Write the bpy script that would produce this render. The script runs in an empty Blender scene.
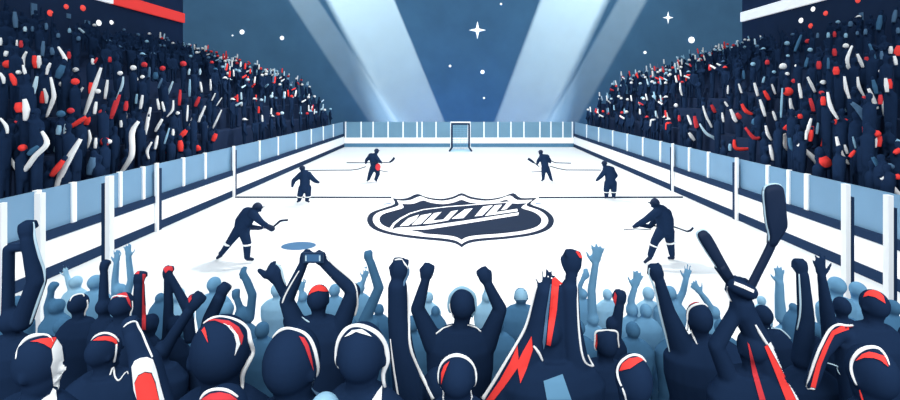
import bpy, math, random
import numpy as np
from mathutils import Vector, Matrix
from mathutils.bvhtree import BVHTree
from mathutils.geometry import delaunay_2d_cdt

random.seed(7)
SC = bpy.context.scene
COL = SC.collection
F, CX, HY, H = 450.0, 459.0, 96.0, 5.0      # focal length in pixels, vanishing point, eye height in metres


def P(x, y, d):
    """the point at distance d along the ray of a pixel of the 900x400 photograph"""
    return Vector(((x - CX) * d / F, d, H - (y - HY) * d / F))


def ice_d(y):
    return H * F / (y - HY)


# ------------------------------------------------------------------ materials
def lin(c):
    return tuple((v / 255 / 12.92) if v / 255 <= 0.04045 else ((v / 255 + 0.055) / 1.055) ** 2.4 for v in c)


MATS = {}


def mat(name, rgb, rough=0.8, noise=0.06, scale=6.0, spec=0.1, emit=0.0, see=0.0):
    if name in MATS:
        return MATS[name]
    m = bpy.data.materials.new(name)
    m.use_nodes = True
    nt = m.node_tree
    b = nt.nodes['Principled BSDF']
    c = lin(rgb)
    tc = nt.nodes.new('ShaderNodeTexCoord')
    n = nt.nodes.new('ShaderNodeTexNoise')
    n.inputs['Scale'].default_value = scale
    n.inputs['Detail'].default_value = 3
    nt.links.new(tc.outputs['Object'], n.inputs['Vector'])
    r = nt.nodes.new('ShaderNodeValToRGB')
    r.color_ramp.elements[0].position = 0.3
    r.color_ramp.elements[1].position = 0.7
    r.color_ramp.elements[0].color = tuple(v * (1 - noise) for v in c) + (1,)
    r.color_ramp.elements[1].color = tuple(min(1, v * (1 + noise)) for v in c) + (1,)
    nt.links.new(n.outputs['Fac'], r.inputs['Fac'])
    nt.links.new(r.outputs['Color'], b.inputs['Base Color'])
    b.inputs['Roughness'].default_value = rough
    b.inputs['Specular IOR Level'].default_value = spec
    if emit:
        b.inputs['Emission Color'].default_value = c + (1,)
        b.inputs['Emission Strength'].default_value = emit
    if see:
        b.inputs['Alpha'].default_value = 1 - see
    MATS[name] = m
    return m


NAVY = mat('navy cloth', (28, 46, 74), spec=0, rough=1)
NAVY2 = mat('dusk navy cloth', (42, 72, 104), spec=0, rough=1)
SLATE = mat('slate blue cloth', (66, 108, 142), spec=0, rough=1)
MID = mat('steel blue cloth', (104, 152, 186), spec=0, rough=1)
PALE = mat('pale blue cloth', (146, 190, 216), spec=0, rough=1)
WHITE = mat('white cloth', (246, 249, 250), noise=0.01)
RED = mat('red cloth', (250, 70, 66), noise=0.02)
DRED = mat('deep red cloth', (214, 62, 70), noise=0.03)
RIM = mat('ice blue cloth', (190, 220, 236), noise=0.02)
BAR = mat('grey blue cloth', (84, 118, 150))
SKATE = mat('black rubber', (24, 40, 66), rough=0.5)
TONE = {'n': NAVY, 'd': NAVY2, 's': SLATE, 'm': MID, 'p': PALE, 'w': WHITE, 'r': RED, 'R': DRED, 'i': RIM, 'b': BAR}


# ------------------------------------------------------------------ objects
def link(name, v, f, m, parent=None, smooth=True, base=None):
    me = bpy.data.meshes.new(name)
    if base is not None:
        v = [Vector(p) - base for p in v]
    me.from_pydata([tuple(p) for p in v], [], f)
    me.update()
    for mm in (m if isinstance(m, (list, tuple)) else [m]):
        me.materials.append(mm)
    if smooth:
        me.polygons.foreach_set('use_smooth', [True] * len(me.polygons))
    o = bpy.data.objects.new(name, me)
    COL.objects.link(o)
    if parent is not None:
        o.parent = parent
    elif base is not None:
        o.location = base
    return o


def tag(o, label, cat, group=None):
    o['label'] = label
    o['category'] = cat
    if group:
        o['group'] = group
    return o


def struct(o):
    o['kind'] = 'structure'
    return o


def empty(name, loc):
    o = bpy.data.objects.new(name, None)
    o.location = loc
    o.empty_display_size = 0.2
    COL.objects.link(o)
    return o


# ------------------------------------------------------------------ shapes: lists of (verts, faces)
def join(shapes):
    V, Fc = [], []
    for v, f in shapes:
        k = len(V)
        V += list(v)
        Fc += [tuple(i + k for i in q) for q in f]
    return V, Fc


def frame(t):
    t = t.normalized()
    a = Vector((0, 0, 1)) if abs(t.z) < 0.9 else Vector((0, 1, 0))
    u = t.cross(a).normalized()
    return u, t.cross(u).normalized()


def capsule(p, q, r0, r1, n=12, caps=3):
    p, q = Vector(p), Vector(q)
    t = q - p
    if t.length < 1e-6:
        t = Vector((0, 0, 1e-4))
    tn = t.normalized()
    u, w = frame(tn)
    rings = []
    for i in range(caps):
        a = -math.pi / 2 + (i + 0.35) / caps * math.pi / 2
        rings.append((p + tn * (math.sin(a) * r0), r0 * math.cos(a)))
    rings.append((p, r0))
    rings.append((q, r1))
    for i in range(caps):
        a = (i + 0.65) / caps * math.pi / 2
        rings.append((q + tn * (math.sin(a) * r1), r1 * math.cos(a)))
    return loft_rings([[c + (u * math.cos(2 * math.pi * k / n) + w * math.sin(2 * math.pi * k / n)) * r
                        for k in range(n)] for c, r in rings])


def loft_rings(rings):
    n = len(rings[0])
    v = [p for r in rings for p in r]
    f = []
    for i in range(len(rings) - 1):
        for k in range(n):
            a, b = i * n + k, i * n + (k + 1) % n
            f.append((a, b, b + n, a + n))
    f.append(tuple(reversed(range(n))))
    f.append(tuple(range((len(rings) - 1) * n, len(rings) * n)))
    return v, f


def ellipsoid(c, r, rot=None, n=16, m=10):
    c = Vector(c)
    rings = []
    for j in range(m):
        a = -math.pi / 2 + (j + 0.5) / m * math.pi
        ring = []
        for k in range(n):
            t = 2 * math.pi * k / n
            p = Vector((r[0] * math.cos(a) * math.cos(t), r[1] * math.cos(a) * math.sin(t), r[2] * math.sin(a)))
            ring.append(c + (rot @ p if rot is not None else p))
        rings.append(ring)
    return loft_rings(rings)


def box(x0, x1, y0, y1, z0, z1):
    v = [(x, y, z) for z in (z0, z1) for y in (y0, y1) for x in (x0, x1)]
    f = [(0, 2, 3, 1), (4, 5, 7, 6), (0, 1, 5, 4), (1, 3, 7, 5), (3, 2, 6, 7), (2, 0, 4, 6)]
    return [Vector(p) for p in v], f


def chain(pts, rad, n=12):
    return [capsule(pts[i], pts[i + 1], rad[i], rad[i + 1], n) for i in range(len(pts) - 1)]


def smooth_line(pts, w, sub=6):
    """Catmull-Rom through pts with widths"""
    pts = [Vector(p) for p in pts]
    if len(pts) == 2:
        return [pts[0].lerp(pts[1], i / sub) for i in range(sub + 1)], [w[0] + (w[-1] - w[0]) * i / sub for i in range(sub + 1)]
    out, ow = [], []
    for i in range(len(pts) - 1):
        a, b, c, d = pts[max(i - 1, 0)], pts[i], pts[i + 1], pts[min(i + 2, len(pts) - 1)]
        for k in range(sub):
            t = k / sub
            out.append(0.5 * ((2 * b) + (c - a) * t + (2 * a - 5 * b + 4 * c - d) * t * t + (3 * b - a - 3 * c + d) * t ** 3))
            ow.append(w[i] + (w[i + 1] - w[i]) * t)
    out.append(pts[-1])
    ow.append(w[-1])
    return out, ow


def tube(pts, rad, n=8, flat=1.0):
    rings = []
    for i, p in enumerate(pts):
        t = (pts[min(i + 1, len(pts) - 1)] - pts[max(i - 1, 0)]).normalized()
        y = Vector((0, 1, 0))
        w = (y - t * t.dot(y))
        w = w.normalized() if w.length > 0.05 else frame(t)[1]
        u = t.cross(w).normalized()
        rings.append([p + (u * math.cos(2 * math.pi * k / n) + w * (flat * math.sin(2 * math.pi * k / n))) * rad[i] for k in range(n)])
    return loft_rings(rings)


def fuse(shapes, voxel, smooth=3):
    """melt overlapping closed shapes into one continuous skin"""
    v, f = join(shapes)
    me = bpy.data.meshes.new('tmp')
    me.from_pydata([tuple(p) for p in v], [], f)
    o = bpy.data.objects.new('tmp', me)
    COL.objects.link(o)
    r = o.modifiers.new('r', 'REMESH')
    r.mode = 'VOXEL'
    r.voxel_size = voxel
    if smooth:
        s = o.modifiers.new('s', 'SMOOTH')
        s.factor = 0.5
        s.iterations = smooth
    dg = bpy.context.evaluated_depsgraph_get()
    ev = o.evaluated_get(dg)
    m2 = bpy.data.meshes.new_from_object(ev)
    n = len(m2.vertices)
    co = np.empty(n * 3, dtype=np.float32)
    m2.vertices.foreach_get('co', co)
    co = co.reshape(-1, 3)
    faces = [tuple(p.vertices) for p in m2.polygons]
    bpy.data.objects.remove(o)
    bpy.data.meshes.remove(me)
    bpy.data.meshes.remove(m2)
    return co, faces


# ------------------------------------------------------------------ people
def hand_shapes(wr, dirv, kind, s=1.0, flip=1, away=True):
    """palm, four fingers of different length and a thumb; dirv = along the forearm"""
    D = dirv.normalized()
    nrm = Vector((0, 1, 0)) if away else Vector((0, -1, 0))
    nrm = (nrm - D * D.dot(nrm)).normalized()
    L = D.cross(nrm).normalized() * flip
    R = Matrix((L, nrm, D)).transposed()
    S = []
    wr = Vector(wr)
    if kind == 'fist':
        S.append(ellipsoid(wr + D * .052 * s, (.041 * s, .030 * s, .055 * s), R))
        for i, ln in enumerate((.033, .037, .035, .029)):
            k = wr + D * (.088 - .004 * abs(i - 1)) * s + L * (.030 - .020 * i) * s
            a = k + nrm * .030 * s + D * .012 * s
            b = a - D * ln * s + nrm * .008 * s
            S += chain([k, a, b, b - nrm * .022 * s], [.012 * s, .0115 * s, .0105 * s, .010 * s], 8)
        t0 = wr + D * .02 * s + L * .03 * s
        S += chain([t0, t0 + D * .035 * s + L * .018 * s + nrm * .02 * s, t0 + D * .058 * s - L * .002 * s + nrm * .045 * s],
                   [.015 * s, .0125 * s, .011 * s], 8)
    elif kind == 'open':
        S.append(ellipsoid(wr + D * .048 * s, (.040 * s, .018 * s, .055 * s), R))
        for i, ln in enumerate((.070, .080, .074, .056)):
            k = wr + D * (.085 - .005 * abs(i - 1.2)) * s + L * (.031 - .021 * i) * s
            v = (D + L * (.30 - .20 * i)).normalized()
            m = k + v * ln * .5 * s
            S += chain([wr + D * .05 * s + L * (.025 - .017 * i) * s, k, m, m + (v + nrm * .15).normalized() * ln * .5 * s],
                       [.011 * s, .011 * s, .010 * s, .008 * s], 8)
        t0 = wr + D * .02 * s + L * .032 * s
        S += chain([t0, t0 + (D * .7 + L * .8) * .035 * s, t0 + (D * .9 + L * .75) * .068 * s], [.014 * s, .012 * s, .0095 * s], 8)
    elif kind == 'relaxed':
        S.append(ellipsoid(wr + D * .045 * s, (.036 * s, .022 * s, .05 * s), R))
        for i, ln in enumerate((.060, .068, .064, .050)):
            k = wr + D * .08 * s + L * (.028 - .019 * i) * s
            m = k + (D * .8 + nrm * .5).normalized() * ln * .5 * s
            S += chain([k, m, m + (D * .4 + nrm * .9).normalized() * ln * .5 * s], [.0115 * s, .0105 * s, .009 * s], 8)
        t0 = wr + D * .015 * s + L * .03 * s
        S += chain([t0, t0 + (D * .8 + L * .55) * .04 * s, t0 + (D * 1.0 + L * .35 + nrm * .3) * .066 * s], [.014 * s, .012 * s, .010 * s], 8)
    return S


def head_shapes(c, rw, rh, face, n=20):
    """skull, jaw, nose, chin and ears; face = horizontal direction the face looks to"""
    fw = Vector((face[0], face[1], 0)).normalized()
    sd = Vector((-fw.y, fw.x, 0))
    R = Matrix((sd, fw, Vector((0, 0, 1)))).transposed()
    S = [ellipsoid(c + Vector((0, 0, rh * .18)), (rw, rw * 1.14, rh * .82), R, n, 14),
         ellipsoid(c + fw * rw * .12 - Vector((0, 0, rh * .38)), (rw * .74, rw * .86, rh * .60), R, n, 12)]
    S += chain([c + fw * rw * 1.0 + Vector((0, 0, rh * .12)), c + fw * rw * 1.22 - Vector((0, 0, rh * .12))], [rw * .10, rw * .16], 8)
    S.append(ellipsoid(c + fw * rw * .78 - Vector((0, 0, rh * .80)), (rw * .30, rw * .28, rh * .15), R, 10, 6))
    S.append(ellipsoid(c + fw * rw * .95 - Vector((0, 0, rh * .42)), (rw * .30, rw * .12, rh * .07), R, 10, 6))
    S.append(ellipsoid(c + fw * rw * .97 + Vector((0, 0, rh * .26)), (rw * .55, rw * .16, rh * .07), R, 10, 6))
    for s in (-1, 1):
        S.append(ellipsoid(c + sd * s * rw * .98 - fw * rw * .05 - Vector((0, 0, rh * .05)), (rw * .10, rw * .20, rh * .20), R, 10, 6))
    return S


def floor_z(d):
    for lim, z in ((2.35, 2.35), (3.45, 1.95), (4.5, 1.5), (5.7, 1.0), (6.9, .55)):
        if d < lim:
            return z
    return .15


def person(d, head, sh, arms=(), tone='n', label='', floor=None, voxel=None, face=(0, 1), legs=None, torso=None,
           extra=(), group=None, hs=1.0, build=1.0, thick=.62, footy=None):
    """head=(x,y,width,height) px of the skull's centre; sh=(x,y,halfwidth) px of the shoulder line;
    arms=[(pixel points with an optional depth offset, radii in px, hand kind)]"""
    k = d / F
    fz = floor_z(d) if floor is None else floor
    S = []
    hc = P(head[0], head[1], d)
    rw, rh = head[2] / 2 * k, head[3] / 2 * k
    S += head_shapes(hc, rw, rh, face)
    sc = P(sh[0], sh[1], d)
    hw = sh[2] * k
    S += chain([hc - Vector((0, 0, rh * .5)), sc + Vector((0, 0, -.02))], [rw * .62, rw * .75])
    top = hc.z + rh
    hip = fz + (top - fz) * .50
    if torso is None:
        zs = sc.z
        rings = []
        for t, wd, th in ((0.06, .50, .5), (0, .82, .72), (-.10, 1.0, .9), (-.34, .98, 1.0), (-.66, .84, .90), (-.86, .84, .92), (-1.05, .70, .75)):
            z = zs + t * (zs - hip) if t < 0 else zs + t
            a = hw * wd
            b = min(hw * thick, .17) * th
            rings.append([Vector((sc.x + a * math.cos(q), d + b * math.sin(q), z)) for q in [2 * math.pi * i / 24 for i in range(24)]])
        rings.reverse()
        S.append(loft_rings(rings))
        for s in (-1, 1):
            hx = sc.x + s * hw * .42
            fx = sc.x + s * max(hw * .5, .10)
            S += chain([Vector((hx, d, hip)), Vector((fx, d + .02, fz + (hip - fz) * .52)), Vector((fx, d, fz + .09))], [.095, .07, .05])
            S += chain([Vector((fx, d - .05, fz + .045)), Vector((fx, d + .13, fz + .04))], [.045, .038])
    else:
        for pts, rad in torso:
            S += chain([P(x, y, d) for x, y in pts], [r * k for r in rad])
        for pts, rad in legs:
            S += chain([P(p[0], p[1], d + (p[2] if len(p) > 2 else 0)) for p in pts], [r * k for r in rad])
    for a in arms:
        pts, rad, kind = a[:3]
        pp = [P(p[0], p[1], d + (p[2] if len(p) > 2 else 0)) for p in pts]
        S += chain(pp, [r * k for r in rad])
        if kind:
            S += hand_shapes(pp[-1], pp[-1] - pp[-2], kind, a[3] if len(a) > 3 else hs, a[4] if len(a) > 4 else 1)
    for pts, rad in extra:
        S += chain([P(p[0], p[1], d + (p[2] if len(p) > 2 else 0)) for p in pts], [r * k for r in rad])
    if voxel is None:
        voxel = .0095 if d < 3.0 else .011
    co, f = fuse(S, voxel)
    base = Vector((sc.x, d, fz))
    o = link('person', co, f, TONE[tone], None, True, base)
    tag(o, label, 'person', group)
    bv = BVHTree.FromPolygons([Vector(p) for p in co.tolist()], f)
    return Fig(o, bv, base, d)


CAM = Vector((0, 0, H))


class Fig:
    def __init__(s, o, bv, base, d):
        s.o, s.bv, s.base, s.d = o, bv, base, d

    def hit(s, x, y, d=None):
        t = P(x, y, d or s.d)
        r = (t - CAM).normalized()
        h = s.bv.ray_cast(CAM, r)
        if h[0] is not None:
            return h[0], True
        n = s.bv.find_nearest(t)
        return n[0], False

    def rim(s, name, pts, w, tone, sub=5, flat=.7):  # most white and pale tubes are rim light modelled as geometry
        """a raised tube that follows the outline of the figure"""
        if not isinstance(w, (list, tuple)):
            w = [w] * len(pts)
        pl, wl = smooth_line([(x, y, 0) for x, y in pts], w, sub)
        out, rad = [], []
        for p, ww in zip(pl, wl):
            q = s.bv.find_nearest(P(p.x, p.y, s.d))[0]
            h, ok = s.hit(p.x, p.y)
            dd = h.y if ok and abs(h.y - q.y) < .25 else q.y
            r = max(ww / 2 * dd / F, .0015)
            c = P(p.x, p.y, dd - .002)
            if not (ok and abs(h.y - q.y) < .25):
                g_ = c - q
                if g_.length > r * .8:      # the tube lies against the cloth
                    c = q + g_.normalized() * r * .8
            out.append(c)
            rad.append(r)
        for _ in range(4):
            out = [out[0]] + [out[i] * .5 + (out[i - 1] + out[i + 1]) * .25 for i in range(1, len(out) - 1)] + [out[-1]]
        v, f = tube(out, rad, 8, flat)
        return link(name, v, f, TONE[tone], s.o, True, s.base)

    def patch(s, name, poly, tone, step=1.6, up=.007):
        """a piece of cloth with thickness that lies on the figure"""
        b = []
        for i, p in enumerate(poly):
            q = poly[(i + 1) % len(poly)]
            n = max(1, int(math.dist(p, q) / step))
            b += [(p[0] + (q[0] - p[0]) * j / n, p[1] + (q[1] - p[1]) * j / n) for j in range(n)]
        xs, ys = [p[0] for p in b], [p[1] for p in b]
        inner = []
        y = min(ys) + step / 2
        while y < max(ys):
            x = min(xs) + step / 2
            while x < max(xs):
                c = False
                j = len(b) - 1
                for i in range(len(b)):
                    if (b[i][1] > y) != (b[j][1] > y) and x < (b[j][0] - b[i][0]) * (y - b[i][1]) / (b[j][1] - b[i][1]) + b[i][0]:
                        c = not c
                    j = i
                if c and min(math.dist((x, y), p) for p in b) > step * .5:
                    inner.append((x, y))
                x += step
            y += step
        vs = [Vector(p) for p in b + inner]
        ed = [(i, (i + 1) % len(b)) for i in range(len(b))]
        ov, oe, of, *_ = delaunay_2d_cdt(vs, ed, [tuple(range(len(b)))], 1, 1e-5)
        front, back = [], []
        for p in ov:
            h, ok = s.hit(p.x, p.y)
            q = h
            r = (q - CAM).normalized()
            front.append(q - r * up)
            back.append(q + r * .008)
        n = len(front)
        f = [tuple(t) for t in of]
        cnt = {}
        for t in f:
            for i in range(len(t)):
                e = (t[i], t[(i + 1) % len(t)])
                cnt[tuple(sorted(e))] = cnt.get(tuple(sorted(e)), []) + [e]
        faces = list(f) + [tuple(n + i for i in reversed(t)) for t in f]
        for e in cnt.values():
            if len(e) == 1:
                a, c = e[0]
                faces.append((a, a + n, c + n, c))
        return link(name, front + back, faces, TONE[tone], s.o, False, s.base)


# ================================================================== camera, light, air
cam = bpy.data.cameras.new('camera')
cam.sensor_width = 36
cam.lens = 36 * F / 900
cam.shift_x = -(CX - 450) / 900
cam.shift_y = -(200 - HY) / 900
cam.clip_end = 300
co_ = bpy.data.objects.new('camera', cam)
co_.location = CAM
co_.rotation_euler = (math.pi / 2, 0, 0)
COL.objects.link(co_)
SC.camera = co_

w = bpy.data.worlds.new('hall light')
w.use_nodes = True
w.node_tree.nodes['Background'].inputs['Color'].default_value = (0.84, 0.93, 1.0, 1)
w.node_tree.nodes['Background'].inputs['Strength'].default_value = 0.95
SC.world = w
SC.view_settings.view_transform = 'Standard'
SC.view_settings.look = 'None'
SC.view_settings.exposure = 0.0
SC.view_settings.gamma = 1.0
SC.view_settings.use_curve_mapping = False


def lamp(kind, name, loc, energy, rot=(0, 0, 0), **kw):
    l = bpy.data.lights.new(name, kind)
    l.energy = energy
    for a, v in kw.items():
        setattr(l, a, v)
    o = bpy.data.objects.new(name, l)
    o.location = loc
    o.rotation_euler = rot
    COL.objects.link(o)
    return o


# spots over the ice, and a fill light added behind the camera
lamp('SPOT', 'overhead_spot', (0, 16.5, 10), 3600, (0, 0, 0), spot_size=math.radians(150), spot_blend=.5, shadow_soft_size=.25, color=(1, .97, .93))
for x, y, z, e in ((0, 31, 14, 5600), (-8, 28, 14, 2600), (8, 28, 14, 2600)):
    lamp('SPOT', 'overhead_spot', (x, y, z), e, (0, 0, 0), spot_size=math.radians(150), spot_blend=.5, shadow_soft_size=.5, color=(1, .97, .93))  # unseen spots added to brighten the far ice
lamp('AREA', 'front_fill', (0, -11, 16), 3900, (math.radians(58), 0, 0), shape='RECTANGLE', size=30, size_y=8, color=(1, .98, .95))  # unseen fill added to brighten surfaces that face the camera

# ================================================================== setting
ICE = mat('ice', (226, 231, 234), rough=.55, noise=.008, scale=.35, spec=.15)
ICE_NAVY = mat('navy ice paint', (17, 33, 56), noise=.05, scale=2)
ICE_SLATE = mat('slate ice paint', (72, 110, 146), noise=.04, scale=2)
ICE_PALE = mat('pale ice paint', (176, 214, 234), noise=.03, scale=2)
BOARD = mat('white board', (250, 252, 253), noise=.01, scale=1)
KICK = mat('navy kick plate', (27, 49, 79), noise=.05, scale=1.5)
KICK2 = mat('slate kick plate', (82, 126, 156), noise=.05, scale=1.5)
GLASS = mat('blue tinted glass', (112, 152, 184), rough=.35, noise=.05, scale=.7, spec=.3, see=.08)
GLASS2 = mat('pale blue tinted glass', (108, 150, 176), rough=.35, noise=.05, scale=.7, spec=.3, see=.08)
STEEL = mat('white enamel', (244, 249, 252), noise=.01)
STAND = mat('navy terrace', (31, 48, 78), noise=.08, scale=.8)
WALLM = mat('dark blue wall', (72, 110, 140), noise=.07, scale=.35, rough=.9)
WALLN = mat('navy wall', (32, 50, 80), noise=.07, scale=.5, rough=.9)

RX = 11.25          # half width of the rink
Y0, Y1 = 9.0, 44.1  # near and far end of the ice
v, f = box(-RX, RX, Y0, Y1, -.3, 0)
struct(link('floor', v, f, ICE, None, False))
v, f = box(-48, 48, -8, 61, -.6, -.3)
struct(link('floor', v, f, STAND, None, False))
v, f = box(-48, 48, 61, 61.5, -.3, 29)
struct(link('wall_back', v, f, WALLM, None, False))

# near terrace: the steps the fans in front stand on
edges = [(-6, 2.35), (2.35, 1.95), (3.45, 1.5), (4.5, 1.0), (5.7, .55), (6.9, .15), (8.75, None)]
zs = [2.35, 1.95, 1.5, 1.0, .55, .15]
ys = [-6, 2.35, 3.45, 4.5, 5.7, 6.9, 8.75]
sh = [box(-RX, RX, ys[i], ys[i + 1], -.3, zs[i]) for i in range(6)]
v, f = join(sh)
struct(link('terrace_near', v, f, STAND, None, False))


# side stands: stepped terraces, one tread a metre deep
NROW, X0S = 15, 11.75


def crowd_top(X):
    return 2.45 + (X - 11.27) * 1.15 if X < 14.6 else 6.28 + (X - 14.6) * .325


def row_z(k):
    return crowd_top(X0S + k + .5) - 1.62


for s, side in ((-1, 'left'), (1, 'right')):
    sh = []
    for k in range(NROW):
        a, b = X0S + k, X0S + k + 1
        if k == NROW - 1:
            b += .6
        x0, x1 = sorted((s * a, s * b))
        sh.append(box(x0, x1, 6.0, 44.0, -.3, row_z(k)))
    v, f = join(sh)
    struct(link('terrace_' + side, v, f, STAND, None, False))
    wx = 27.05 if s < 0 else 27.75
    x0, x1 = sorted((s * wx, s * (wx + .5)))
    v, f = box(x0, x1, 6, 44.1, -.3, 24)
    struct(link('wall_' + side, v, f, WALLN, None, False))
    # fascia band along the top of the wall, with emission added to brighten it
    x0, x1 = sorted((s * (wx - .25), s * wx))
    y_end = 44.0
    if s < 0:
        v, f = box(x0, x1, 34.9, y_end, 12.15, 13.05)
        struct(link('trim_1', v, f, mat('red fascia glow', (250, 70, 66), emit=.35, noise=.01), None, False))
        v, f = box(x0, x1, 33.2, 34.9, 12.15, 13.05)
        struct(link('trim_2', v, f, mat('white fascia glow', (246, 249, 250), emit=.45, noise=.01), None, False))
    else:
        v, f = box(x0, x1, 30.0, y_end, 12.25, 13.15)
        struct(link('trim_3', v, f, mat('white fascia glow', (246, 249, 250), emit=.45, noise=.01), None, False))


# ------------------------------------------------------------------ rink boards with glass and stanchions
def boards_side(s, side, mull, posts):
    t = empty('rink_board', (s * (RX + .1), 26, 0))
    tag(t, 'white %s-hand rink board with navy rails and blue glass below the %s stand' % (side, side), 'rink board')

    def bx(name, a, b, y0, y1, z0, z1, m):
        x0, x1 = sorted((s * a - s * (RX + .1), s * b - s * (RX + .1)))
        vv, ff = box(x0, x1, y0 - 26, y1 - 26, z0, z1)
        return link(name, vv, ff, m, t, False)
    ye = Y1 - .05
    bx('panel', RX, RX + .2, Y0, ye, 0, 1.08, BOARD)
    bx('kick_plate', RX - .03, RX, Y0, ye, 0, .31, KICK)
    bx('cap_rail', RX - .05, RX + .24, Y0, ye, 1.06, 1.30, KICK)
    ds = [F * RX / abs(x - CX) for x in mull]
    ds = sorted(ds + [Y0 + .1, Y1 - .06])
    for a, b in zip(ds, ds[1:]):
        bx('glass_pane', RX + .08, RX + .12, a, b, 1.30, 2.45, GLASS)
    for d in ds[1:-1]:
        wd = .055 if d > 15 else .075
        bx('stanchion', RX + .02, RX + .14, d - wd, d + wd, 1.30, 2.47, STEEL)
    for x in posts:
        d = F * (RX - .08) / abs(x - CX)
        o = bx('post', RX - .12, RX - .02, d - .05, d + .05, 0, 2.52, STEEL)
        sh_ = box(s * (RX - .12) - s * (RX + .1) - .04, s * (RX - .12) - s * (RX + .1) + .04, d - 26 - .13, d - 26 - .05, 0, 2.35) if False else \
            box(*sorted((s * (RX - .10) - s * (RX + .1), s * (RX - .02) - s * (RX + .1))), d - 26 + .05, d - 26 + .24, 0, 2.30)
        link('post_backing', sh_[0], sh_[1], KICK, o, False)


boards_side(-1, 'left', (334, 324, 312, 297, 279, 260.5, 206.6, 185, 145, 122, 75.5, 40), (234, 157))
boards_side(1, 'right', (586, 598, 612, 626.5, 642, 659.5, 688, 707, 766, 787, 805), (672.5, 736.5))

t = empty('rink_board', (0, Y1 + .1, 0))
tag(t, 'white far-end rink board with slate kick plate and pale glass behind the goal', 'rink board')


def bb(name, x0, x1, y0, y1, z0, z1, m):
    vv, ff = box(x0, x1, y0 - Y1 - .1, y1 - Y1 - .1, z0, z1)
    return link(name, vv, ff, m, t, False)


bb('panel', -RX, RX, Y1, Y1 + .2, .34, .92, BOARD)
bb('kick_plate', -RX, RX, Y1 - .04, Y1 + .2, 0, .36, KICK2)
bx_ = [345.5, 361, 373, 388, 403, 417, 422, 436, 451, 468, 484, 498, 511, 524, 540, 551, 563, 572.5]
for a, b in zip(bx_, bx_[1:]):
    bb('glass_pane', (a - CX) * Y1 / F, (b - CX) * Y1 / F, Y1 + .08, Y1 + .12, .92, 2.45, GLASS2)
for a in bx_:
    x = (a - CX) * Y1 / F
    bb('stanchion', x - .06, x + .06, Y1 + .02, Y1 + .14, .92, 2.47, STEEL)

# near end: a low white board with free-standing stanchions
t = empty('rink_board', (0, Y0 - .1, 0))
tag(t, 'low white near-end rink board with tall white posts, beyond the raised hands', 'rink board')
vv, ff = box(-RX, RX, -.1, .1, 0, .22)
link('panel', vv, ff, BOARD, t, False)
for xp, wpx, ytop, nv in ((2, 4.5, 203, 0), (40, 6, 193, 0), (109.6, 4.6, 176, -1), (845.8, 4.6, 184, 1), (888.3, 5, 195, 1)):
    d = Y0 - .1
    x = (xp - CX) * d / F
    z = H - (ytop - HY) * d / F
    hw = wpx / 2 * d / F
    vv, ff = box(x - hw, x + hw, -.06, .06, .0, z)
    o = link('post', vv, ff, STEEL, t, False)
    if nv:
        zz = z - (.25 if nv > 0 else .14)
        vv, ff = box(*sorted((x + nv * hw, x + nv * (hw + .08))), -.05, .05, .0, zz)
        link('post_backing', vv, ff, KICK, o, False)


# ------------------------------------------------------------------ ice markings
def ice_poly(polys, z0, z1):
    """thin inlays on the ice from outlines seen in the photograph"""
    V, Fc = [], []
    for poly in polys:
        pts = []
        for x, y in poly:
            d = ice_d(y)
            pts.append(((x - CX) * d / F, d))
        ov, oe, of, *_ = delaunay_2d_cdt([Vector(p) for p in pts], [(i, (i + 1) % len(pts)) for i in range(len(pts))],
                                         [tuple(range(len(pts)))], 1, 1e-6)
        k, n = len(V), len(ov)
        V += [Vector((p.x, p.y, z1)) for p in ov] + [Vector((p.x, p.y, z0)) for p in ov]
        cnt = {}
        for tr in of:
            Fc.append(tuple(k + i for i in tr))
            Fc.append(tuple(k + n + i for i in reversed(tr)))
            for i in range(len(tr)):
                e = (tr[i], tr[(i + 1) % len(tr)])
                cnt.setdefault(tuple(sorted(e)), []).append(e)
        for e in cnt.values():
            if len(e) == 1:
                a, b = e[0]
                Fc.append((k + a, k + a + n, k + b + n, k + b))
    return V, Fc


def curve2(pts, sub=4, closed=True):
    n = len(pts)
    out = []
    for i in range(n if closed else n - 1):
        a, b, c, d = [Vector(pts[j % n] if closed else pts[min(max(j, 0), n - 1)]) for j in (i - 1, i, i + 1, i + 2)]
        for k in range(sub):
            q = k / sub
            p = 0.5 * ((2 * b) + (c - a) * q + (2 * a - 5 * b + 4 * c - d) * q * q + (3 * b - a - 3 * c + d) * q ** 3)
            out.append((p.x, p.y))
    if not closed:
        out.append(tuple(pts[-1]))
    return out


def ribbon2(pts, w):
    """outline of a line of width w (pixels) through pts"""
    n = len(pts)
    L, R = [], []
    for i in range(n):
        a, b = Vector(pts[max(i - 1, 0)]), Vector(pts[min(i + 1, n - 1)])
        t_ = (b - a).normalized()
        q = Vector((-t_.y, t_.x)) * (w[i] if isinstance(w, (list, tuple)) else w) / 2
        L.append(tuple(Vector(pts[i]) + q))
        R.append(tuple(Vector(pts[i]) - q))
    return L + R[::-1]


top_edge = [(392.8, 198.3), (399, 199), (407.5, 198.0), (417.2, 194), (426, 197), (440.5, 199), (452.7, 196.8), (461.7, 193.2),
            (471, 196.8), (487, 199), (501.6, 197), (513.3, 193.2), (521, 198), (537, 197.8)]
r_edge = [(537, 198.2), (530.5, 204), (543, 208.9), (551, 214.5), (554, 221.2), (549.3, 229), (533.4, 235), (506.5, 238.9), (480, 241.2), (468, 243.6), (461.7, 247.4)]
l_edge = [(461.7, 247.4), (455.4, 243.6), (443, 241.2), (418.5, 238.9), (391.6, 235), (373.2, 229), (367, 220.6), (370.8, 213), (384, 208), (394.6, 204), (392.8, 198.6)]
shield = curve2(top_edge, 3, False) + curve2(r_edge, 3, False)[1:] + curve2(l_edge, 3, False)[1:-1]


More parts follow.
